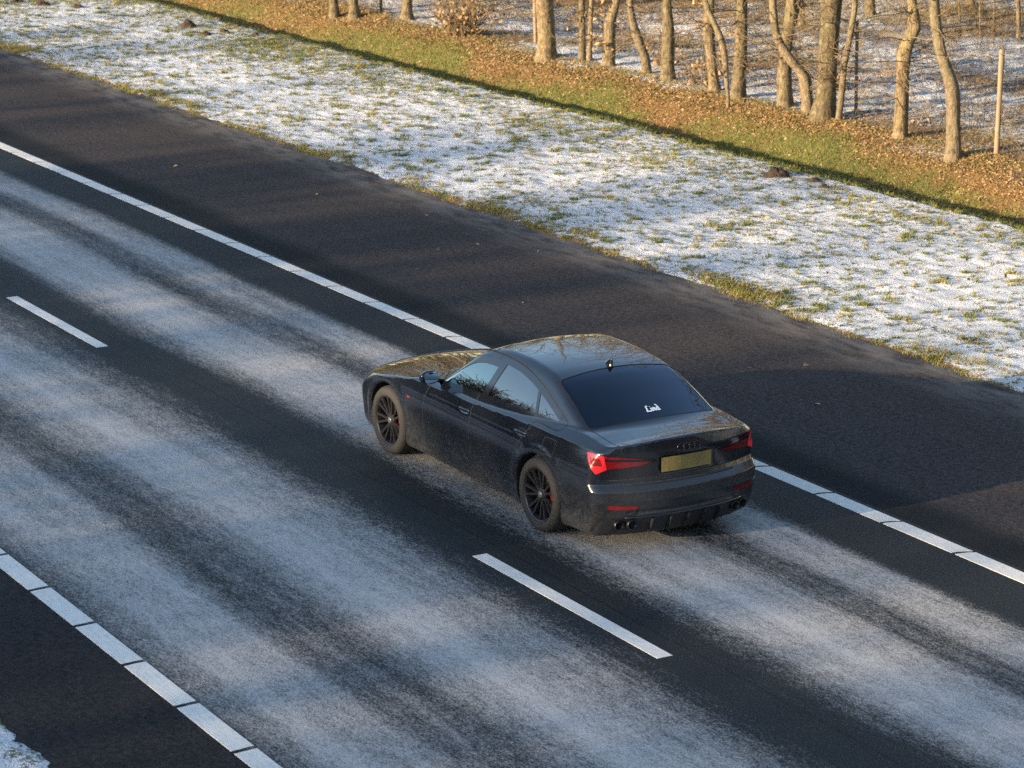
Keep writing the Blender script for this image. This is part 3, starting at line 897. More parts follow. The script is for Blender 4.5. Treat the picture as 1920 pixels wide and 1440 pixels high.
def wood(name, spots, protos, mat, label):
    VV, QQ, n = [], [], 0
    for x, y, z, sc in spots:
        V, Q = protos[_rs.integers(len(protos))]
        a = _rs.uniform(0, 2 * math.pi); c, s_ = math.cos(a) * sc, math.sin(a) * sc
        VV.append(np.c_[V[:, 0] * c - V[:, 1] * s_ + x, V[:, 0] * s_ + V[:, 1] * c + y, V[:, 2] * sc + z]); QQ.append(Q + n); n += len(V)
    V = np.concatenate(VV)
    return tag(mesh_np(name, V, np.concatenate(QQ), mat), label, kind='stuff')
_pa = [proto(9.0, 60, .6) for _ in range(9)]
sp = []
for _ in range(760):
    y = 27 + 24 * _rs.random() ** 1.2
    x = _rs.uniform(-40, 115) if _ < 520 else _rs.choice([_rs.uniform(-170, -40), _rs.uniform(115, 260)])
    sp.append((x, y, 0, (9.2 + (y - 27) * .17) / 9.0 * _rs.uniform(.80, 1.08) * (1 + 1.35 * float(sstep(70, 80, x)) * _rs.uniform(.45, 1.1))))
wood('woodland_across_road', sp, _pa, M_TWIG, 'bare woodland across the motorway, mirrored in the side of the car')
_pb = [proto(14.5, 48, 2.6) for _ in range(8)]
sp = []
for k in range(420):
    x = _rs.uniform(-25, 110) if k < 230 else _rs.choice([_rs.uniform(-170, -25), _rs.uniform(110, 260)]); y = -29 - 30 * _rs.random() ** 1.3
    f = x * .8587 - y * .5125
    s = x * -.51206 - y * .85895
    if f < 64 and abs(s) < f * .196 + 3.0:
        continue
    sp.append((x, y, .3, _rs.uniform(.75, 1.25)))
wood('woodland_behind', sp, _pb, M_BARK, 'bare wood continuing past the trees of the bank')

# ------------------------------------------------------------------ the car
# car frame: x forward from the rear axle, y to the car's left, z up from the road
CAR_AT = (20.335, -13.374, 0.0)
WB, RT = 2.925, .352

def smax(a, b, k):
    h = np.clip(k - np.abs(a - b), 0, None) / k
    return np.maximum(a, b) + h * h * k * .25
def smin(a, b, k):
    return -smax(-a, -b, k)

P_plan = pchip([(-1.2, .80), (-1.1, .835), (-.9, .878), (-.7, .906), (-.4, .928), (0, .940), (.5, .940), (1.2, .938), (2.2, .936), (2.925, .932), (3.4, .908), (3.7, .865), (3.9, .80)])
I_side = pchip([(.10, .10), (.16, .070), (.20, .045), (.25, .026), (.31, .018), (.36, .020), (.44, .012), (.52, .004), (.60, .0), (.69, .003), (.78, .014), (.86, .037), (.95, .072), (1.2, .17)])
Z_crease = pchip([(-1.2, .945), (-.75, .957), (-.4, .968), (.13, .965), (1.0, .935), (2.0, .912), (2.8, .872), (3.2, .825), (3.5, .775), (3.9, .68)])
H_deck = pchip([(-1.2, 1.045), (-1.07, 1.054), (-1.03, 1.056), (-.97, 1.045), (-.88, 1.042), (-.75, 1.052), (-.60, 1.066), (-.4, 1.075), (0, 1.05), (1.0, 1.03), (2.0, 1.01), (2.3, 1.0), (2.6, .968), (3.0, .918), (3.3, .868), (3.6, .795), (3.74, .73), (3.80, .66), (3.85, .55)])
C_deck = pchip([(-1.2, .045), (-.9, .045), (-.5, .04), (0, .03), (2.0, .045), (2.6, .075), (3.3, .085), (3.9, .09)])
_xr = [(.10, -.92), (.20, -1.005), (.36, -1.088), (.50, -1.110), (.60, -1.100), (.655, -1.052), (.70, -1.040), (.88, -1.050), (.935, -1.064), (1.06, -1.050), (1.3, -1.0)]
X_rear = lambda z: np.interp(z, [q[0] for q in _xr], [q[1] for q in _xr])
X_front = pchip([(.10, 3.70), (.25, 3.79), (.45, 3.838), (.62, 3.825), (.72, 3.76), (.85, 3.6), (1.2, 3.0)])
P_green = pchip([(-1.2, .60), (-.9, .635), (-.6, .69), (-.3, .748), (0, .792), (.5, .826), (1.2, .836), (1.7, .830), (2.0, .820), (2.4, .795), (2.8, .77)])
Z_roof = pchip([(-1.2, .78), (-.8, .975), (-.62, 1.063), (-.5, 1.118), (-.25, 1.232), (0, 1.338), (.12, 1.380), (.22, 1.405), (.35, 1.428), (.6, 1.452), (.85, 1.461), (1.1, 1.459), (1.3, 1.446), (1.45, 1.417), (1.7, 1.315), (2.0, 1.165), (2.3, 1.005), (2.6, .85), (3.0, .65), (4.0, .15)])
C_roof = pchip([(-1.2, .10), (-.5, .10), (0, .08), (.4, .055), (1.0, .045), (1.4, .065), (1.8, .15), (2.4, .19), (4, .19)])

def f_body(x, y, z):
    a = np.abs(y)
    r1 = np.sqrt((x - WB) ** 2 + (z - .36) ** 2)
    r0 = np.sqrt(x ** 2 + (z - .36) ** 2)
    zc = Z_crease(x)
    ins = I_side(z) + np.clip(z - zc, 0, None) * .95
    ins = ins - .012 * np.exp(-((r1 - .425) / .05) ** 2) - .012 * np.exp(-((r0 - .425) / .05) ** 2)
    ins = ins + .008 * np.exp(-((z - .50) / .10) ** 2) * sstep(.35, .7, x) * sstep(2.6, 2.2, x)      # hollow of the doors
    for hx, hz in ((1.386, .838), (.354, .866)):                                                      # cups behind the handles
        ins = ins + .016 * np.exp(-((x - hx) / .085) ** 2 - ((z - hz) / .028) ** 2)
    side = a - (P_plan(x) - ins)
    sw = (a / .8) ** 2.3
    rear = X_rear(z) + .175 * sw + .016 * sstep(.30, .27, a) * sstep(.715, .735, z) * sstep(.90, .88, z) - x
    rear = rear + .014 * np.exp(-((z - .40) / .02) ** 2) * sstep(.62, .58, a)
    front = x - (X_front(z) - (.18 + .16 * sstep(.55, .80, z)) * (a / .85) ** 3.0)
    low = smax(smax(side, rear, .075), front, .12)
    deck = z - (H_deck(x) - C_deck(x) * (a / .8) ** 2)
    low = smax(low, deck, .012)
    low = smax(low, .155 - z, .04)
    zz = z - 1.0
    gs = a - (P_green(x) - .44 * zz - .34 * zz * np.abs(zz))
    gt = z - (Z_roof(x) - C_roof(x) * (a / .75) ** 2)
    gh = smax(gs, gt * .93, .055)
    gh = np.maximum(np.maximum(gh, .85 - z), np.maximum(-.92 - x, x - 2.75))
    f = smin(low, gh, .020)
    return f, r0, r1, a

def f_arch(r0, r1, a):
    return np.maximum(np.minimum(r0, r1) - .388, .60 - a)

def f_car(x, y, z):
    f, r0, r1, a = f_body(x, y, z)
    return smax(f, -f_arch(r0, r1, a), .010)

def surface_net(fun, lo, hi, h):
    g = [np.arange(l, u + h / 2, h, dtype=np.float32) for l, u in zip(lo, hi)]
    X, Y, Z = np.meshgrid(*g, indexing='ij', sparse=True)
    A = np.empty((len(g[0]), len(g[1]), len(g[2])), np.float32)
    for i0 in range(0, len(g[0]), 40):
        A[i0:i0 + 40] = fun(X[i0:i0 + 40], Y, Z)
    S = A < 0
    c = [S[i:S.shape[0] - 1 + i, j:S.shape[1] - 1 + j, k:S.shape[2] - 1 + k] for i in (0, 1) for j in (0, 1) for k in (0, 1)]
    n = sum(q.astype(np.int8) for q in c)
    act = np.argwhere((n > 0) & (n < 8))
    idx = np.full(n.shape, -1, np.int32)
    idx[tuple(act.T)] = np.arange(len(act))
    acc = np.zeros((len(act), 3)); cnt = np.zeros(len(act))
    corners = [(i, j, k) for i in (0, 1) for j in (0, 1) for k in (0, 1)]
    for a in range(8):
        for b in range(a + 1, 8):
            ca, cb = np.array(corners[a]), np.array(corners[b])
            if abs(ca - cb).sum() != 1:
                continue
            va = A[tuple((act + ca).T)]; vb = A[tuple((act + cb).T)]
            m = (va < 0) != (vb < 0)
            t = np.where(m, va / np.where(m, va - vb, 1), 0)
            acc[m] += (ca + t[:, None] * (cb - ca))[m]
            cnt[m] += 1
    V = np.array(lo) + h * (act + acc / cnt[:, None])
    Q = []
    for ax in range(3):
        o = [q for q in range(3) if q != ax]
        sl0 = [slice(1, -1)] * 3; sl1 = [slice(1, -1)] * 3
        sl0[ax] = slice(0, -1); sl1[ax] = slice(1, None)
        s0, s1 = S[tuple(sl0)], S[tuple(sl1)]
        e = np.argwhere(s0 != s1)
        st = s0[tuple(e.T)]
        base = e.copy(); base[:, o[0]] += 1; base[:, o[1]] += 1
        d = []
        for u, v in ((1, 1), (0, 1), (0, 0), (1, 0)):
            q = base.copy(); q[:, o[0]] -= u; q[:, o[1]] -= v
            d.append(idx[tuple(q.T)])
        d = np.stack(d, -1)
        flip = st if ax != 1 else ~st
        d[~flip] = d[~flip][:, ::-1]
        Q.append(d)
    return V, np.concatenate(Q)

def grad(fun, V, e=.002):
    x, y, z = V.T
    G = np.stack([fun(x + e, y, z) - fun(x - e, y, z), fun(x, y + e, z) - fun(x, y - e, z), fun(x, y, z + e) - fun(x, y, z - e)], -1) / (2 * e)
    return G

CV, CQ = surface_net(f_car, (-1.18, -1.02, .10), (3.92, 1.02, 1.50), .0155)
for _ in range(3):
    G = grad(f_car, CV)
    CV = CV - (f_car(*CV.T) / (np.sum(G * G, 1) + 1e-6))[:, None].clip(-.02, .02) * G
CT = np.concatenate([CQ[:, [0, 1, 2]], CQ[:, [0, 2, 3]]])

def cut(V, T, phi):
    """split triangles along the zero line of phi (a value per vertex)"""
    s = phi < 0
    k = s[T].sum(1)
    mix = (k > 0) & (k < 3)
    keep = T[~mix]
    W = T[mix]
    if not len(W):
        return V, T
    lone = np.where(s[W].sum(1) == 1, True, False)
    sel = s[W] == lone[:, None]
    i = sel.argmax(1)
    r = np.arange(len(W))
    a, b, c = W[r, i], W[r, (i + 1) % 3], W[r, (i + 2) % 3]
    E = np.concatenate([np.stack([a, b], 1), np.stack([a, c], 1)])
    Es = np.sort(E, 1)
    U, inv = np.unique(Es, axis=0, return_inverse=True)
    inv = inv.reshape(-1)
    p0, p1 = phi[U[:, 0]], phi[U[:, 1]]
    t = np.clip(p0 / (p0 - p1), .03, .97)[:, None]
    NVt = V[U[:, 0]] * (1 - t) + V[U[:, 1]] * t
    ab = len(V) + inv[:len(W)]; ac = len(V) + inv[len(W):]
    N = np.concatenate([np.stack([a, ab, ac], 1), np.stack([ab, b, c], 1), np.stack([ab, c, ac], 1)])
    return np.concatenate([V, NVt]), np.concatenate([keep, N])

def polysdf(px, py, poly):
    poly = np.asarray(poly, float)
    out = np.full(px.shape, 9.0)
    lo, hi = poly.min(0) - .12, poly.max(0) + .12
    m = (px > lo[0]) & (px < hi[0]) & (py > lo[1]) & (py < hi[1])
    x, y = px[m], py[m]
    d = np.full(x.shape, 1e9); ins = np.zeros(x.shape, bool)
    n = len(poly)
    for i in range(n):
        ax, ay = poly[i]; bx, by = poly[(i + 1) % n]
        ex, ey = bx - ax, by - ay
        t = np.clip(((x - ax) * ex + (y - ay) * ey) / (ex * ex + ey * ey + 1e-12), 0, 1)
        d = np.minimum(d, (x - ax - ex * t) ** 2 + (y - ay - ey * t) ** 2)
        if ay != by:
            ins ^= ((ay > y) != (by > y)) & (x < (bx - ax) * (y - ay) / (by - ay) + ax)
    out[m] = np.sqrt(d) * np.where(ins, -1, 1)
    return out

def smooth_poly(pts, n=6, closed=True):
    P = np.asarray(pts, float); N = len(P); o = []
    for i in range(N):
        p0, p1, p2, p3 = P[i - 1], P[i], P[(i + 1) % N], P[(i + 2) % N]
        for t in np.arange(n) / n:
            o.append(.5 * (2 * p1 + (p2 - p0) * t + (2 * p0 - 5 * p1 + 4 * p2 - p3) * t * t + (-p0 + 3 * p1 - 3 * p2 + p3) * t ** 3))
    return np.array(o)

DLO = smooth_poly([(2.05, .975), (2.02, .992), (1.86, 1.11), (1.60, 1.275), (1.42, 1.333), (1.18, 1.350), (.95, 1.346), (.70, 1.325), (.40, 1.262), (.10, 1.160), (-.10, 1.073), (-.155, 1.046), (-.135, 1.036), (.25, 1.040), (.75, 1.028), (1.25, 1.012), (1.70, .990), (2.0, .972)], 5)
DOORLOW = smooth_poly([(2.155, .32), (2.175, .45), (2.165, .70), (2.12, .88), (2.05, .96), (1.9, 1.0), (1.2, 1.05), (.3, 1.06), (.22, .97), (.30, .85), (.395, .70), (.475, .52), (.515, .38), (.56, .32), (.8, .295), (1.4, .292), (2.0, .295)], 5)
TAIL = [(.325, .862), (.45, .890), (.60, .912), (.75, .932), (.86, .947), (1.0, .962), (1.0, .70), (.90, .730), (.855, .738), (.81, .768), (.75, .797), (.60, .806), (.46, .818), (.36, .846)]
REFL = [(.50, .462), (.70, .476), (1.0, .500), (1.0, .458), (.70, .438), (.53, .430)]

x_B = lambda z: 1.262 - .19 * np.clip(z - .86, 0, 1)         # shut line between the doors
def PHI(V):
    x, y, z = V.T
    a = np.abs(y)
    d = {}
    up = np.where(a > .42, 0, 9.0)
    dlo = polysdf(x, z, DLO) + up
    d['dlo'] = dlo
    d['glass'] = dlo + .017
    d['lowered'] = np.maximum(dlo, polysdf(x, z + .048, DLO) + up) + .017
    bp = x - (1.145 - .25 * (z - 1.017))
    d['bpillar'] = np.abs(bp) - .050
    qd = x - (.262 + .50 * (z - 1.058))
    d['qdiv'] = np.abs(qd) - .020
    d['bp_line'], d['qd_line'] = bp, qd
    doors = np.minimum(polysdf(x, z, DOORLOW) + np.where(a > .5, 0, 9.0), dlo - .042)
    d['doors'] = doors
    d['split'] = x - x_B(z)
    wb = np.interp(z, [.60, .645, .70, .80, .90, 1.0, 1.1], [.50, .53, .575, .60, .615, .655, .665])
    d['boot'] = np.maximum.reduce([a - wb, .648 - z, x - (-.535 + .05 * (a / .66) ** 2)])
    xt = .205 - .035 * (a / .6) ** 2
    xb = -.545 + .075 * (a / .66) ** 2
    d['rear_glass'] = smax(smax(x - xt, xb - x, .05), a - (.592 + (.2 - x) * .105), .05) + np.where((z > .95) & (x < .5), 0, 9)
    wt = 1.40 - .10 * (a / .6) ** 2
    wbm = 2.315 - .20 * (a / .7) ** 2
    d['screen'] = smax(smax(wt - x, x - wbm, .05), a - (.585 + (x - 1.35) * .145), .04) + np.where((z > .9) & (x > 1.2), 0, 9)
    d['bonnet'] = np.maximum.reduce([a - (.80 - .10 * sstep(2.9, 3.75, x)), 2.36 - .22 * (a / .7) ** 2 - x, x - 3.68 + .28 * (a / .8) ** 2, .62 - z])
    d['tail'] = np.maximum(polysdf(a, z, TAIL) + np.where(x < -.5, 0, 9), x - (-.695 - (.952 - z) * .75))
    d['refl'] = np.maximum(polysdf(a, z, REFL) + np.where(x < -.5, 0, 9), x + .945)
    d['diff'] = np.maximum.reduce([z - (.385 - .03 * (a / .6) ** 4), x + .80, a - (.80 + .0 * a)])
    q = polysdf(x, z, smooth_poly([(-.05, .80), (-.05, .90), (-.07, .92), (-.22, .922), (-.24, .90), (-.24, .80), (-.22, .782), (-.07, .78)], 4)) + np.where(y > .5, 0, 9)
    d['flap'] = q
    sl = (x + .955) + (z - .445) * .72
    d['slash'] = np.maximum.reduce([np.abs(sl + .0) - .014, z - .445, .20 - z, .5 - a]) + np.where(x < -.55, 0, 9)
    d['slash2'] = np.maximum.reduce([np.abs(sl + .105) - .014, z - .43, .20 - z, .5 - a]) + np.where(x < -.55, 0, 9)
    d['rocker'] = np.maximum(z - .285, np.maximum(.30 - x + .15, x - 2.6)) 
    return d
GAP = .0052
def all_cuts(V, T):
    for key, offs in (('dlo', (0,)), ('glass', (0,)), ('lowered', (0,)), ('bpillar', (0,)), ('qdiv', (0,)), ('doors', (-GAP, GAP)), ('split', (-GAP, GAP)), ('boot', (-GAP, GAP)),
                      ('rear_glass', (0, .012)), ('screen', (0, .02)), ('bonnet', (-GAP, GAP)), ('tail', (-.006, 0)), ('refl', (0,)), ('diff', (0,)), ('flap', (-.003, .003)), ('slash', (0,)), ('slash2', (0,))):
        for o in offs:
            p = PHI(V)[key] - o
            if key in ('bpillar', 'qdiv'):
                p = np.where(PHI(V)['dlo'] < .05, p, 9)
            if key == 'split':
                p = np.where(PHI(V)['doors'] < .05, p, 9)
            V, T = cut(V, T, p)
    return V, T
CV, CT = all_cuts(CV, CT)
CN = grad(f_car, CV)
CN /= np.linalg.norm(CN, axis=1)[:, None] + 1e-9
CC = CV[CT].mean(1)
ph = PHI(CC)
fb, r0_, r1_, a_ = f_body(*CC.T)
arch = (np.abs(f_arch(r0_, r1_, a_)) < .004) & (fb < -.004)
under = (CC[:, 2] < .175) & (CN[CT].mean(1)[:, 2] < -.6)
reg = np.full(len(CT), 'body', dtype='<U20')
reg[ph['bonnet'] < 0] = 'bonnet'
reg[(ph['boot'] < 0)] = 'boot'
reg[(ph['doors'] < 0) & (ph['split'] > 0)] = 'door_f'
reg[(ph['doors'] < 0) & (ph['split'] <= 0)] = 'door_r'
reg[np.abs(ph['bonnet']) < GAP] = 'gap'
reg[np.abs(ph['boot']) < GAP] = 'gap'
reg[(np.abs(ph['doors']) < GAP)] = 'gap'
reg[(np.abs(ph['split']) < GAP) & (ph['doors'] < 0) & (ph['dlo'] > 0)] = 'gap'
reg[np.abs(ph['flap']) < .003] = 'gap'
reg[ph['diff'] < 0] = 'diffuser'
reg[(ph['slash'] < 0) | (ph['slash2'] < 0)] = 'gap'
reg[ph['refl'] < 0] = 'refl'
reg[ph['tail'] < 0] = 'tail'
reg[ph['dlo'] < 0] = 'trim'
gl = (ph['glass'] < 0) & (ph['bpillar'] > 0) & (ph['qdiv'] > 0)
reg[gl & (ph['bp_line'] > 0) & (ph['lowered'] < 0)] = 'glass_f'
reg[gl & (ph['bp_line'] < 0) & (ph['qd_line'] > 0)] = 'glass_r'
reg[gl & (ph['qd_line'] < 0)] = 'glass_q'
reg[(ph['rear_glass'] < .012)] = 'rseal'
reg[(ph['rear_glass'] < 0)] = 'rglass'
reg[(ph['screen'] < .02)] = 'sseal'
reg[(ph['screen'] < 0)] = 'sglass'
reg[arch] = 'liner'
reg[under] = 'liner'

# --- car materials
def mat_paint():
    t = NT('black_car_paint')
    x, y, z = t.sep()
    n1 = t.noise(3.2, 5, 0.7)
    n2 = t.noise(26, 4, 0.75)
    n3 = t.noise(1.0, 4, 0.7, aniso=(2, 2, 9))
    low = t.math('SUBTRACT', 1.0, t.ss(0.20, 0.80, z))
    arch0 = t.math('ADD', t.math('MULTIPLY', x, x), t.math('POWER', t.math('SUBTRACT', z, .36), 2.0))
    xx = t.math('SUBTRACT', x, 2.925)
    arch1 = t.math('ADD', t.math('MULTIPLY', xx, xx), t.math('POWER', t.math('SUBTRACT', z, .36), 2.0))
    splash = t.math('MAXIMUM', t.math('SUBTRACT', 1.0, t.ss(.17, .5, arch0)), t.math('SUBTRACT', 1.0, t.ss(.17, .6, arch1)))
    d = t.math('MULTIPLY', low, t.math('ADD', t.math('MULTIPLY', t.ss(0.3, 0.9, n1), .35), t.math('MULTIPLY', t.ss(.35, .75, n2), 0.45)))
    d = t.math('ADD', d, t.math('MULTIPLY', splash, t.math('MULTIPLY', t.ss(0.35, 0.85, n3), 0.22)))
    sill = t.math('SUBTRACT', 1.0, t.ss(.2, .36, z))
    d = t.math('ADD', d, t.math('MULTIPLY', sill, t.math('MULTIPLY', n3, .55)))
    d = t.math('ADD', d, t.math('MULTIPLY', low, .08))
    tail_ = t.math('MULTIPLY', t.math('SUBTRACT', 1.0, t.ss(-1.02, -.85, x)), t.math('SUBTRACT', 1.0, t.ss(.80, 1.02, z)))
    d = t.math('ADD', d, t.math('MULTIPLY', tail_, t.math('ADD', .16, t.math('MULTIPLY', n3, .25))))
    d = t.math('MULTIPLY', d, 0.50, True)
    c = t.mix(d, (0.0055, 0.0075, 0.0125), (0.088, 0.089, 0.090))
    r = t.math('ADD', 0.14, t.math('MULTIPLY', d, 0.9))
    cw = t.math('SUBTRACT', 1.0, t.math('MULTIPLY', d, 1.4), True)
    return t.done(c, r, **{'Coat Weight': cw, 'Coat Roughness': t.math('ADD', 0.02, t.math('MULTIPLY', d, .6)), 'Specular IOR Level': 0.25, 'Coat IOR': 1.48})
def mat_glass(name, tint, ior=1.52, refl=(1, 1, 1), gain=2.0):
    t = NT(name)
    t.n.remove(t.b)
    g = t.n.new('ShaderNodeBsdfGlossy'); g.inputs['Roughness'].default_value = 0.0; g.inputs['Color'].default_value = (*refl, 1)
    tr = t.n.new('ShaderNodeBsdfTransparent'); tr.inputs['Color'].default_value = (*tint, 1)
    fr = t.n.new('ShaderNodeFresnel'); fr.inputs['IOR'].default_value = ior
    mx = t.n.new('ShaderNodeMixShader')
    t.link(t.math('MULTIPLY', fr.outputs[0], gain, True), mx.inputs[0]); t.link(tr.outputs[0], mx.inputs[1]); t.link(g.outputs[0], mx.inputs[2])
    t.link(mx.outputs[0], t.out.inputs['Surface'])
    return t.m
M_PAINT = mat_paint()
M_GAP = simple('panel_gap_rubber', (0.004, 0.004, 0.005), 0.7)
M_TRIM = simple('gloss_black_trim', (0.006, 0.006, 0.008), 0.12, **{'Coat Weight': 0.6})
M_MATTE = simple('matte_black_plastic', (0.018, 0.018, 0.020), 0.55)
M_GL_CLEAR = mat_glass('side_window_glass', (0.42, 0.52, 0.49), 1.6, (.86, 1.0, .97), 3.2)
M_GL_TINT = mat_glass('tinted_glass', (0.035, 0.045, 0.05), 1.6, (1, 1, 1), 2.6)
M_GL_REAR = mat_glass('tinted_rear_glass', (0.012, 0.014, 0.02), 1.5, (.48, .54, .66))
M_INT = simple('dark_interior', (0.020, 0.020, 0.022), 0.75)
M_SEAT = simple('seat_leather', (0.030, 0.029, 0.029), 0.5)
M_RED = simple('dark_red_lens', (0.13, 0.003, 0.005), 0.12, **{'Coat Weight': 1.0})
M_REDB = simple('bright_red_light', (0.42, 0.010, 0.014), 0.2, **{'Coat Weight': 1.0, 'Emission Color': (1.0, 0.05, 0.06, 1), 'Emission Strength': 0.05})
M_REDM = simple('red_reflector', (0.20, 0.004, 0.006), 0.2, **{'Coat Weight': 0.8})
M_TYRE = simple('dusty_tyre_rubber', (0.021, 0.0205, 0.020), 0.85)
M_RIM = simple('dark_alloy', (0.040, 0.040, 0.043), 0.35, Metallic=0.6)
M_CAP = simple('grey_cap', (0.16, 0.16, 0.165), 0.35, Metallic=0.5)
M_DISC = simple('brake_steel', (0.10, 0.095, 0.09), 0.4, Metallic=0.9)
M_CALI = simple('red_caliper', (0.45, 0.012, 0.012), 0.4)
M_CHROME = simple('dark_exhaust_steel', (0.07, 0.066, 0.064), 0.35, Metallic=0.9)
M_HOLE = simple('exhaust_black', (0.004, 0.004, 0.004), 0.9)  # near-black disc set inside each pipe mouth
M_MIRROR = simple('mirror_glass', (0.75, 0.82, 0.80), 0.02, Metallic=1.0)
M_PLATE = NT('yellow_plate'); M_PLATE = M_PLATE.done(M_PLATE.mix(M_PLATE.ss(.35, .7, M_PLATE.noise(6, 3)), (0.27, 0.19, 0.06), (0.19, 0.14, 0.05)), 0.45)
M_WHITE = simple('white_sticker', (0.82, 0.83, 0.85), 0.5)

car = empty('car', CAR_AT)
car.scale = (1.015, 1.035, 1.015)
tag(car, 'glossy black saloon car with dirty flanks driving in the right lane', 'car')

def sub(name, mask, mats, parent=None, off=0.0, midx=None):
    T = CT[mask]
    u, inv = np.unique(T, return_inverse=True)
    V = CV[u] + CN[u] * off
    return mesh_np(name, V, inv.reshape(-1, 3), mats, parent or car, midx=midx, normals=CN[u])

ym = CC[:, 1]
m = np.isin(reg, ['body', 'gap', 'liner', 'sseal', 'rseal'])
mi = np.zeros(len(CT), int); mi[np.isin(reg, ['gap', 'sseal', 'rseal'])] = 1; mi[reg == 'liner'] = 2
body = sub('body', m, [M_PAINT, M_GAP, M_MATTE], midx=mi[m])
bonnet = sub('bonnet', reg == 'bonnet', M_PAINT)
boot = sub('boot_lid', reg == 'boot', M_PAINT)
for s in (1, -1):
    sd = ym * s > 0
    df = sub('door', (reg == 'door_f') & sd, M_PAINT)
    dr = sub('door', (reg == 'door_r') & sd, M_PAINT)
    sub('window_trim', (reg == 'trim') & sd & (ph['bp_line'] > 0), M_TRIM, df, -.002)  # front trim also paints in the dark opening above the lowered pane
    sub('window_trim', (reg == 'trim') & sd & (ph['bp_line'] <= 0), M_TRIM, dr, -.002)
    sub('window_pane', (reg == 'glass_f') & sd, M_GL_CLEAR, df, -.006)
    sub('window_pane', (reg == 'glass_r') & sd, M_GL_TINT, dr, -.006)
    sub('quarter_pane', (reg == 'glass_q') & sd, M_GL_TINT, dr, -.006)
    tm = (reg == 'tail') & sd
    tl = sub('tail_light', tm & (ph['tail'] < -.006), M_RED, off=.002)
    sub('light_surround', tm & (ph['tail'] >= -.006), M_TRIM, tl)
    sub('bumper_reflector', (reg == 'refl') & sd, M_REDM, off=.003)
    # handle: a curved bar standing off the door
    for d_, hx, hz in ((df, 1.386, .838), (dr, .354, .866)):
        q = np.linspace(-1, 1, 11)
        yy = []
        for xq in hx + .112 * q:
            lo_, hi_ = .7, 1.0
            for _ in range(22):
                mid = (lo_ + hi_) / 2
                if f_car(np.array([xq]), np.array([mid]), np.array([hz]))[0] < 0: lo_ = mid
                else: hi_ = mid
            yy.append(lo_)
        yy = np.array(yy)
        y0 = np.maximum(np.interp(q, [-1, 1], [yy[0], yy[-1]]), yy) + .016 * (1 - q ** 4) - .006
        mb = MB()
        n = 10
        th = np.linspace(0, 2 * math.pi, n, endpoint=False)
        e = np.sqrt(np.clip(1 - q ** 8, .02, 1))
        V = np.stack([np.broadcast_to((hx + .112 * q)[:, None], (11, n)), s * (y0[:, None] + .010 * e[:, None] * np.cos(th)[None]), hz - .004 * q[:, None] + .015 * e[:, None] * np.sin(th)[None]], -1)
        i = np.arange(10)[:, None] * n; j = np.arange(n)[None]; k = (j + 1) % n
        mb.add(V.reshape(-1, 3), np.stack([i + j, i + k, i + n + k, i + n + j], -1).reshape(-1, 4))
        c0 = mb.n
        mb.add([V[0].mean(0), V[-1].mean(0)], np.zeros((0, 3), int))
        jj = np.arange(n)
        mb.t.append(np.stack([np.full(n, c0), (jj + 1) % n, jj], -1)); mb.t.append(np.stack([np.full(n, c0 + 1), 10 * n + jj, 10 * n + (jj + 1) % n], -1))
        mb.build('door_handle', M_PAINT, d_)
    # light details laid on the lens
    cc = CC
    yz = np.abs(cc[:, 1])
rear_pane = sub('rear_window', reg == 'rglass', M_GL_REAR, off=-.003)
sub('windscreen', reg == 'sglass', M_GL_CLEAR, off=-.003)
diff = sub('diffuser', reg == 'diffuser', M_MATTE)

# second pass over the lamp lenses: bright end bracket and black centre bar
def overlay(name, fun, base, mat, parent, off, s):
    T = CT[base]
    V = CV
    phi = fun(V)
    V2, T2 = cut(V, T, phi)
    c = V2[T2].mean(1)
    k = (fun(c) < 0) & (c[:, 1] * s > 0)
    T3 = T2[k]
    u, inv = np.unique(T3, return_inverse=True)
    P = V2[u]
    N = grad(f_car, P); N /= np.linalg.norm(N, axis=1)[:, None]
    return mesh_np(name, P + N * off, inv.reshape(-1, 3), mat, parent, normals=N)
def f_bar(V):
    a, z = np.abs(V[:, 1]), V[:, 2]
    zc = .862 + (a - .36) * .065
    return np.maximum.reduce([np.abs(z - zc) - .0105, a - .775, .30 - a]) + np.where(V[:, 0] < -.5, 0, 9)
def f_bracket(V):
    p = PHI(V)['tail']
    a, z = np.abs(V[:, 1]), V[:, 2]
    inner = .765 + (z - .86) * .22 - a
    body_ = np.maximum(p + .006, inner)
    core = np.maximum.reduce([p + .030, inner + .030, z - .905, .835 - z])
    return np.maximum(body_, -core)
for tl in [o for o in car.children if o.name.split('.')[0] == 'tail_light']:
    s = 1 if np.mean([v.co.y for v in tl.data.vertices]) > 0 else -1
    overlay('light_bar', f_bar, (reg == 'tail'), M_TRIM, tl, .0042, s)
    overlay('light_bracket', f_bracket, (reg == 'tail'), M_REDB, tl, .0050, s)

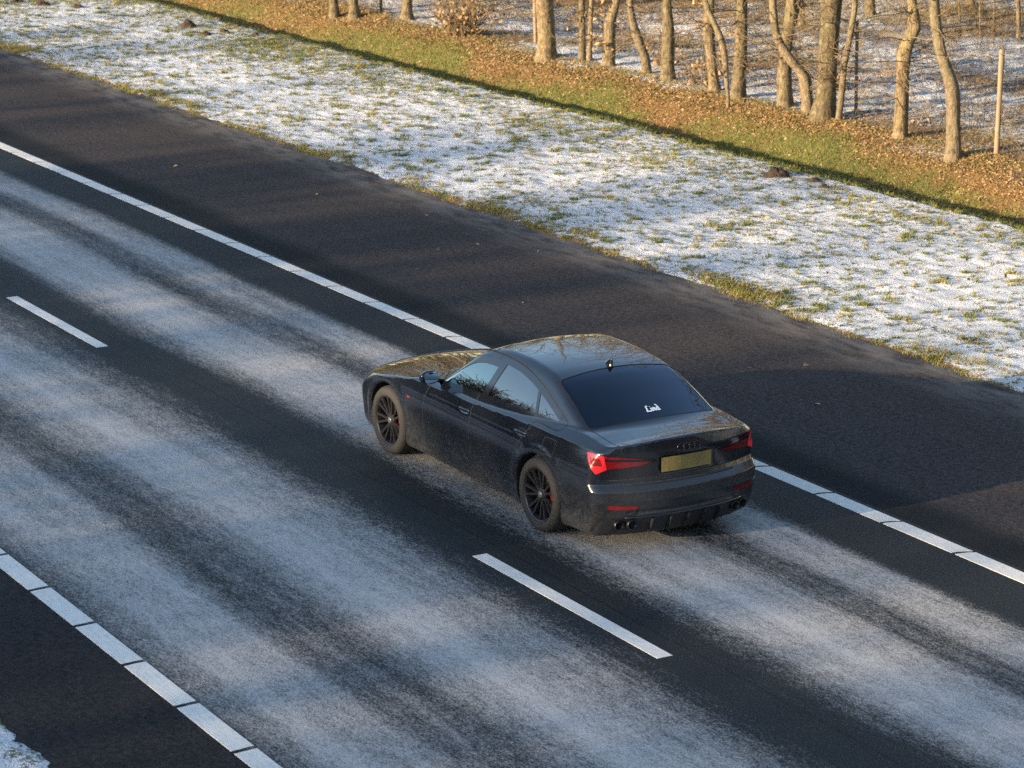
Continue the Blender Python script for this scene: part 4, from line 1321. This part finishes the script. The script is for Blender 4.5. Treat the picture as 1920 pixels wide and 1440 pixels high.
# diffuser fins and exhaust tips
def xrear(y, z):
    lo_, hi_ = -1.25, -.5
    for _ in range(26):
        mid = (lo_ + hi_) / 2
        if f_car(np.array([mid]), np.array([y]), np.array([z]))[0] < 0: hi_ = mid
        else: lo_ = mid
    return hi_
for y in (-.36, -.18, 0.0, .18, .36):
    xb_ = xrear(y, .27)
    P = np.array([(xrear(y, .335) - .004, .335), (xrear(y, .335) - .022, .315), (xb_ - .030, .255), (xb_ + .03, .175), (xb_ + .22, .16), (xb_ + .22, .20), (xb_ + .02, .30)])
    V = np.concatenate([np.c_[P[:, 0], np.full(7, y - .008), P[:, 1]], np.c_[P[:, 0], np.full(7, y + .008), P[:, 1]]])
    mb = MB()
    mb.add(V, [[i, (i + 1) % 7, 7 + (i + 1) % 7, 7 + i] for i in range(7)])
    mb.t.append(np.array([[0, i + 1, i] for i in range(1, 6)])); mb.t.append(np.array([[7, 7 + i, 8 + i] for i in range(1, 6)]))
    mb.build('fin', M_MATTE, diff, smooth=False)
mb = MB()                                     # blade across the diffuser
ys_ = np.linspace(-.62, .62, 25)
xs_ = np.array([xrear(y, .345) for y in ys_])
mb.tube(np.c_[xs_ - .004, ys_, np.full(25, .352)], .012, 6)
mb.build('blade', M_TRIM, diff)
for s in (1, -1):
    for y in (.665, .555):
        xb_ = xrear(y * s, .285)
        mb = MB()
        mb.lathe([(.030, .10), (.043, .06), (.046, .0), (.046, -.028), (.042, -.032), (.038, -.028), (.037, .06), (.0005, .07)], 24, 'x', (xb_ - .012, y * s, .285))
        ex = mb.build('exhaust_tip', M_CHROME, car)
        mb = MB(); mb.lathe([(.0365, .02), (.0005, .021)], 20, 'x', (xb_ - .012, y * s, .285)); mb.build('opening', M_HOLE, ex)

# number plate, rings, sticker, aerial
xp = min(xrear(0, .79), xrear(0, .83)) - .006
mb = MB()
n = 9
ys_ = np.linspace(-.268, .268, n)
for zz, xo in ((.752, 0), (.862, 0)):
    pass
V = [(min(xrear(y, q) for q in (.76, .80, .85)) - .003 - d, y, z) for z, d in ((.736, .004), (.738, .008), (.872, .008), (.874, .004)) for y in ys_]
mb.add(V, [[j * n + i, (j + 1) * n + i, (j + 1) * n + i + 1, j * n + i + 1] for j in range(3) for i in range(n - 1)])
mb.build('number_plate', M_PLATE, boot, smooth=False)
em = None
for k in range(4):
    yc = .083 - .0555 * k
    zc = .955
    th = np.linspace(0, 2 * math.pi, 33)
    P = np.array([(xrear(yc + .034 * math.cos(t), zc + .034 * math.sin(t)) - .004 - .002 * (k % 2), yc + .034 * math.cos(t), zc + .034 * math.sin(t)) for t in th])
    mb = MB(); mb.tube(P, .0042, 6, cap=False)
    mb.build('emblem_ring', M_TRIM, boot)

def ztop(x, y):
    lo_, hi_ = .9, 1.6
    for _ in range(26):
        mid = (lo_ + hi_) / 2
        if f_car(np.array([x]), np.array([y]), np.array([mid]))[0] < 0: lo_ = mid
        else: hi_ = mid
    return lo_
# script lettering cut from white film on the rear window; u runs to the right as read from behind, v up the glass
L_ = [[(.30, .86), (.26, 1.0), (.16, .92), (.15, .55), (.13, .18), (.02, .10), (.03, -.02), (.18, .08), (.34, .0), (.40, .14)],
      [(.46, .58), (.46, .16), (.50, .02), (.56, .12)], [(.45, .86), (.47, .80)],
      [(.61, .60), (.61, .02)], [(.61, .36), (.68, .60), (.74, .48), (.74, .12), (.79, .04)],
      [(1.02, .44), (.94, .58), (.87, .40), (.87, .12), (.94, .02), (1.02, .26)], [(.90, 1.02), (.99, 1.02), (1.03, .70), (1.03, .12), (1.09, .04)]]
YC, XC, SU, SV = -.012, -.43, .138, .078
mb = MB()
for st in L_:
    P = np.array(st, float)
    t = np.linspace(0, 1, len(P)); tt = np.linspace(0, 1, 9)
    P = np.c_[np.interp(tt, t, P[:, 0]), np.interp(tt, t, P[:, 1])]
    Tn = np.gradient(P, axis=0) * [SU, SV]; Tn /= np.linalg.norm(Tn, axis=1)[:, None] + 1e-9
    Nn = np.c_[-Tn[:, 1] / SU, Tn[:, 0] / SV] * .0078
    for sgn in (1,):
        A, B = P + Nn, P - Nn
        V = []
        for q in (A, B):
            for u, v in q:
                yy = YC + SU * (.5 - u) ; xx = XC + SV * (v - .5) * .92
                V.append((xx, yy, ztop(xx, yy) + .0025))
        mb.add(V, [[i, i + 1, 10 + i, 9 + i] for i in range(8)])
mb.build('lettering_sticker', M_WHITE, rear_pane, smooth=False)

xa = .285
mb = MB()                                     # shark fin aerial
q = np.linspace(0, 1, 9)
S = []
for t in q:
    L, w = .085 * (1 - t * .80), .026 * (1 - t) ** .7 + .004
    cx = xa - .055 * t ** 1.3
    th = np.linspace(0, 2 * math.pi, 12, endpoint=False)
    S.append(np.c_[cx + L * np.cos(th), w * np.sin(th), np.full(12, ztop(xa, 0) - .014 + .078 * t) - .012 * np.cos(th) * (1 - t) * .3])
V = np.concatenate(S + [[S[-1].mean(0) + [0, 0, .004]]])
mb.add(V, [[i * 12 + j, i * 12 + (j + 1) % 12, (i + 1) * 12 + (j + 1) % 12, (i + 1) * 12 + j] for i in range(8) for j in range(12)])
mb.t.append(np.array([[108, 96 + j, 96 + (j + 1) % 12] for j in range(12)]))
mb.build('aerial_fin', M_PAINT, car)
mb = MB()
mb.box((2.45, .925, .706), (2.49, .9325, .718))
mb.build('fender_badge', M_CALI, car, smooth=False)

# door mirrors
for s in (1, -1):
    mb = MB()
    nu, nv = 15, 20
    V = []
    for i in range(nu):
        u = i / (nu - 1)
        # sections run outwards from the door
        w = math.sin(math.pi * min(1, max(0, .10 + .82 * u))) ** .45
        h, d = .074 * w * (1 - .10 * u), .072 * w
        for j in range(nv):
            t = 2 * math.pi * j / nv
            c, sn = math.cos(t), math.sin(t)
            px_ = d * np.sign(c) * abs(c) ** .75
            if px_ < 0: px_ *= .55
            V.append((1.985 + px_ - .035 * u, s * (.862 + .205 * u), 1.038 + h * np.sign(sn) * abs(sn) ** .8 - .012 * (1 - u)))
    F = [[i * nv + j, i * nv + (j + 1) % nv, (i + 1) * nv + (j + 1) % nv, (i + 1) * nv + j] for i in range(nu - 1) for j in range(nv)]
    if s < 0: F = [f[::-1] for f in F]
    mb.add(V, F)
    c0 = mb.n
    mb.add([np.mean(V[:nv], 0), np.mean(V[-nv:], 0)], np.zeros((0, 3), int))
    mb.t.append(np.array([[c0, (j + 1) % nv, j] for j in range(nv)])); mb.t.append(np.array([[c0 + 1, (nu - 1) * nv + j, (nu - 1) * nv + (j + 1) % nv] for j in range(nv)]))
    mr = mb.build('door_mirror', M_PAINT, car)
    mb = MB()
    mb.tube([(2.0, s * .80, .965), (2.0, s * .86, .985), (1.99, s * .91, 1.0)], [.03, .026, .024], 8)
    mb.build('mirror_arm', M_TRIM, mr)
    mb = MB()
    o_ = []
    for k in range(20):
        t = 2 * math.pi * k / 20
        uu = .5 + .43 * np.sign(math.cos(t)) * abs(math.cos(t)) ** .6
        vv = .055 * np.sign(math.sin(t)) * abs(math.sin(t)) ** .6 * (.75 + .25 * uu)
        o_.append((1.938 - .036 * uu + vv * .42, s * (.862 + .205 * uu), 1.040 + vv))
    mb.add([np.mean(o_, 0)] + o_, [[0, 1 + (k + 1) % 20, 1 + k] if s > 0 else [0, 1 + k, 1 + (k + 1) % 20] for k in range(20)])
    mb.build('mirror_glass', M_MIRROR, mr, smooth=False)

# cabin: tub, dashboard, wheel, seats
mb = MB()
mb.box((-.75, -.74, .25), (2.3, .74, .30)); mb.box((-.80, -.70, .30), (-.42, .70, 1.0)); mb.box((1.95, -.72, .30), (2.30, .72, .93))
for s in (1, -1): mb.box((-.5, s * .80 - .02, .30), (2.1, s * .80 + .02, .90))
mb.build('cabin_tub', M_INT, car, smooth=False)
lin = (CC[:, 2] > 1.0) & np.isin(reg, ['body', 'door_f', 'door_r', 'trim', 'gap', 'sseal', 'rseal'])
o = sub('headlining', lin, M_INT, off=-.022)
def rbox(mb, c, sz, k=.25, M=None):
    n = 10
    u = np.linspace(-1, 1, n)
    V, F = [], []
    th = np.linspace(0, 2 * math.pi, 24, endpoint=False); v = np.linspace(-math.pi / 2, math.pi / 2, 13)
    sp = lambda w, e: np.sign(w) * np.abs(w) ** e
    for b in v:
        for a in th:
            V.append((sp(math.cos(b), k) * sp(math.cos(a), k) * sz[0] / 2, sp(math.cos(b), k) * sp(math.sin(a), k) * sz[1] / 2, sp(math.sin(b), k) * sz[2] / 2))
    V = np.array(V)
    if M is not None: V = V @ M.T
    mb.add(V + np.array(c), [[i * 24 + j, i * 24 + (j + 1) % 24, (i + 1) * 24 + (j + 1) % 24, (i + 1) * 24 + j] for i in range(12) for j in range(24)])
def rotY(a):
    return np.array([[math.cos(a), 0, math.sin(a)], [0, 1, 0], [-math.sin(a), 0, math.cos(a)]])
for y in (.37, -.37):
    mb = MB(); rbox(mb, (1.28, y, .50), (.52, .50, .16))
    st = mb.build('front_seat', M_SEAT, car)
    mb = MB(); rbox(mb, (.96, y, .80), (.13, .48, .60), .3, rotY(-.26)); mb.build('backrest', M_SEAT, st)
    mb = MB(); rbox(mb, (.835, y, 1.165), (.09, .26, .17), .4, rotY(-.2)); mb.build('headrest', M_SEAT, st)
mb = MB(); rbox(mb, (.25, 0, .50), (.50, 1.30, .18)); st = mb.build('rear_bench', M_SEAT, car)
mb = MB(); rbox(mb, (-.06, 0, .80), (.14, 1.28, .52), .3, rotY(-.35)); mb.build('backrest', M_SEAT, st)
for y in (.36, -.36):
    mb = MB(); rbox(mb, (-.19, y, 1.09), (.08, .25, .13), .4); mb.build('headrest', M_SEAT, st)
mb = MB(); rbox(mb, (2.02, 0, .90), (.42, 1.42, .20), .4); mb.build('dashboard', M_INT, car)
th = np.linspace(0, 2 * math.pi, 29)
M_ = rotY(-.45)
mb = MB()
P = np.c_[0 * th, .185 * np.cos(th), .185 * np.sin(th)] @ M_.T + [1.70, .37, .87]
mb.tube(P, .015, 8, cap=False); mb.tube([P[0], P[14]], .014, 6); mb.tube([P[21], np.array([1.70, .37, .87])], .014, 6)
rbox(mb, (1.70, .37, .87), (.05, .14, .12), .6, M_)
mb.build('steering_wheel', M_INT, car)

# wheels
def wheel(x, s):
    yo = .928 * s                                # outer face
    c = (x, 0, RT)
    mb = MB()
    rr = .2545
    mb.lathe([(rr - .004, -.012), (rr, -.004), (rr - .006, -.006), (rr - .016, -.016), (rr - .022, -.05), (rr - .030, -.20), (rr - .01, -.22), (rr, -.225)], 64, 'y')
    mb.lathe([(.001, -.028), (.035, -.028), (.062, -.034), (.072, -.045), (.072, -.075), (.001, -.08)], 40, 'y')
    for k in range(7):
        for e in (-1, 1):
            a0 = 2 * math.pi * k / 7 + e * .13
            a1 = 2 * math.pi * k / 7 + e * .19
            p0 = np.array([.060 * math.cos(a0), .060 * math.sin(a0)]); p1 = np.array([.240 * math.cos(a1), .240 * math.sin(a1)])
            d = p1 - p0; d /= np.linalg.norm(d); nn = np.array([-d[1], d[0]])
            V = []
            for t, w, yy in ((0, .0150, -.036), (.4, .0140, -.030), (.85, .0150, -.016), (1.0, .022, -.012)):
                p = p0 + (p1 - p0) * t
                for sx, dy in ((-1, -.022), (-.75, 0), (.75, 0), (1, -.022)):
                    q = p + nn * w * sx
                    V.append((q[0], yy + dy, q[1]))
            F = [[i * 4 + j, i * 4 + j + 1, (i + 1) * 4 + j + 1, (i + 1) * 4 + j] for i in range(3) for j in range(3)]
            mb.add(V, F)
    w = mb.build('wheel', M_RIM, car, smooth=False)
    mb = MB()
    mb.lathe([(.254, -.010), (.258, -.002), (.268, .004), (.290, .008), (.315, .005), (.332, -.006), (.345, -.024), (.351, -.05), (.352, -.122), (.351, -.194), (.345, -.222), (.330, -.238), (.300, -.245), (.262, -.238), (.254, -.23)], 72, 'y')
    for yg in (-.075, -.122, -.17):
        mb.lathe([(.3505, yg - .006), (.3525, yg - .0055), (.3525, yg + .0055), (.3505, yg + .006)], 72, 'y')
    mb.build('tyre', M_TYRE, w)
    mb = MB(); mb.lathe([(.001, -.020), (.026, -.021), (.032, -.025), (.034, -.030)], 28, 'y'); mb.build('centre_cap', M_CAP, w)
    mb = MB(); mb.lathe([(.08, -.085), (.175, -.085), (.178, -.09), (.178, -.112), (.08, -.112)], 48, 'y'); mb.build('brake_disc', M_DISC, w)
    for o in [w] + list(w.children):
        me = o.data
    w.location = (x, yo, RT)
    w.rotation_euler = (0, rng.uniform(0, 1), 0 if s > 0 else math.pi)
    mb = MB()
    a = np.linspace(-.55, .55, 9)
    for k in range(2):
        pass
    Vc = []
    for r, yy in ((.115, -.070), (.115, -.125), (.188, -.130), (.188, -.066)):
        Vc.append(np.c_[r * np.cos(a + math.pi), np.full(9, yy), r * np.sin(a + math.pi)])
    V = np.concatenate(Vc)
    F = [[q * 9 + i, q * 9 + i + 1, ((q + 1) % 4) * 9 + i + 1, ((q + 1) % 4) * 9 + i] for q in range(4) for i in range(8)]
    V = V * [1, s, 1] + [x, yo, RT]
    mb.add(V, F + [[0, 9, 18, 27], [8, 35, 26, 17]])
    mb.build('brake_caliper', M_CALI, car)
for x in (0.0, WB):
    for s in (1, -1):
        wheel(x, s)
for _q, (x0, y0, z0, x1, y1, z1) in enumerate([(0, -.8, RT, 0, .8, RT), (WB, -.8, RT, WB, .8, RT)]):
    mb = MB(); mb.tube([(x0, y0, z0), (x1, y1, z1)], .04, 8); mb.build('axle', M_MATTE, car)
# inner wells and floor so that nothing shows through under the car
mb = MB(); mb.box((-.9, -.58, .17), (3.6, .58, .60)); mb.build('underbody', M_MATTE, car, smooth=False)
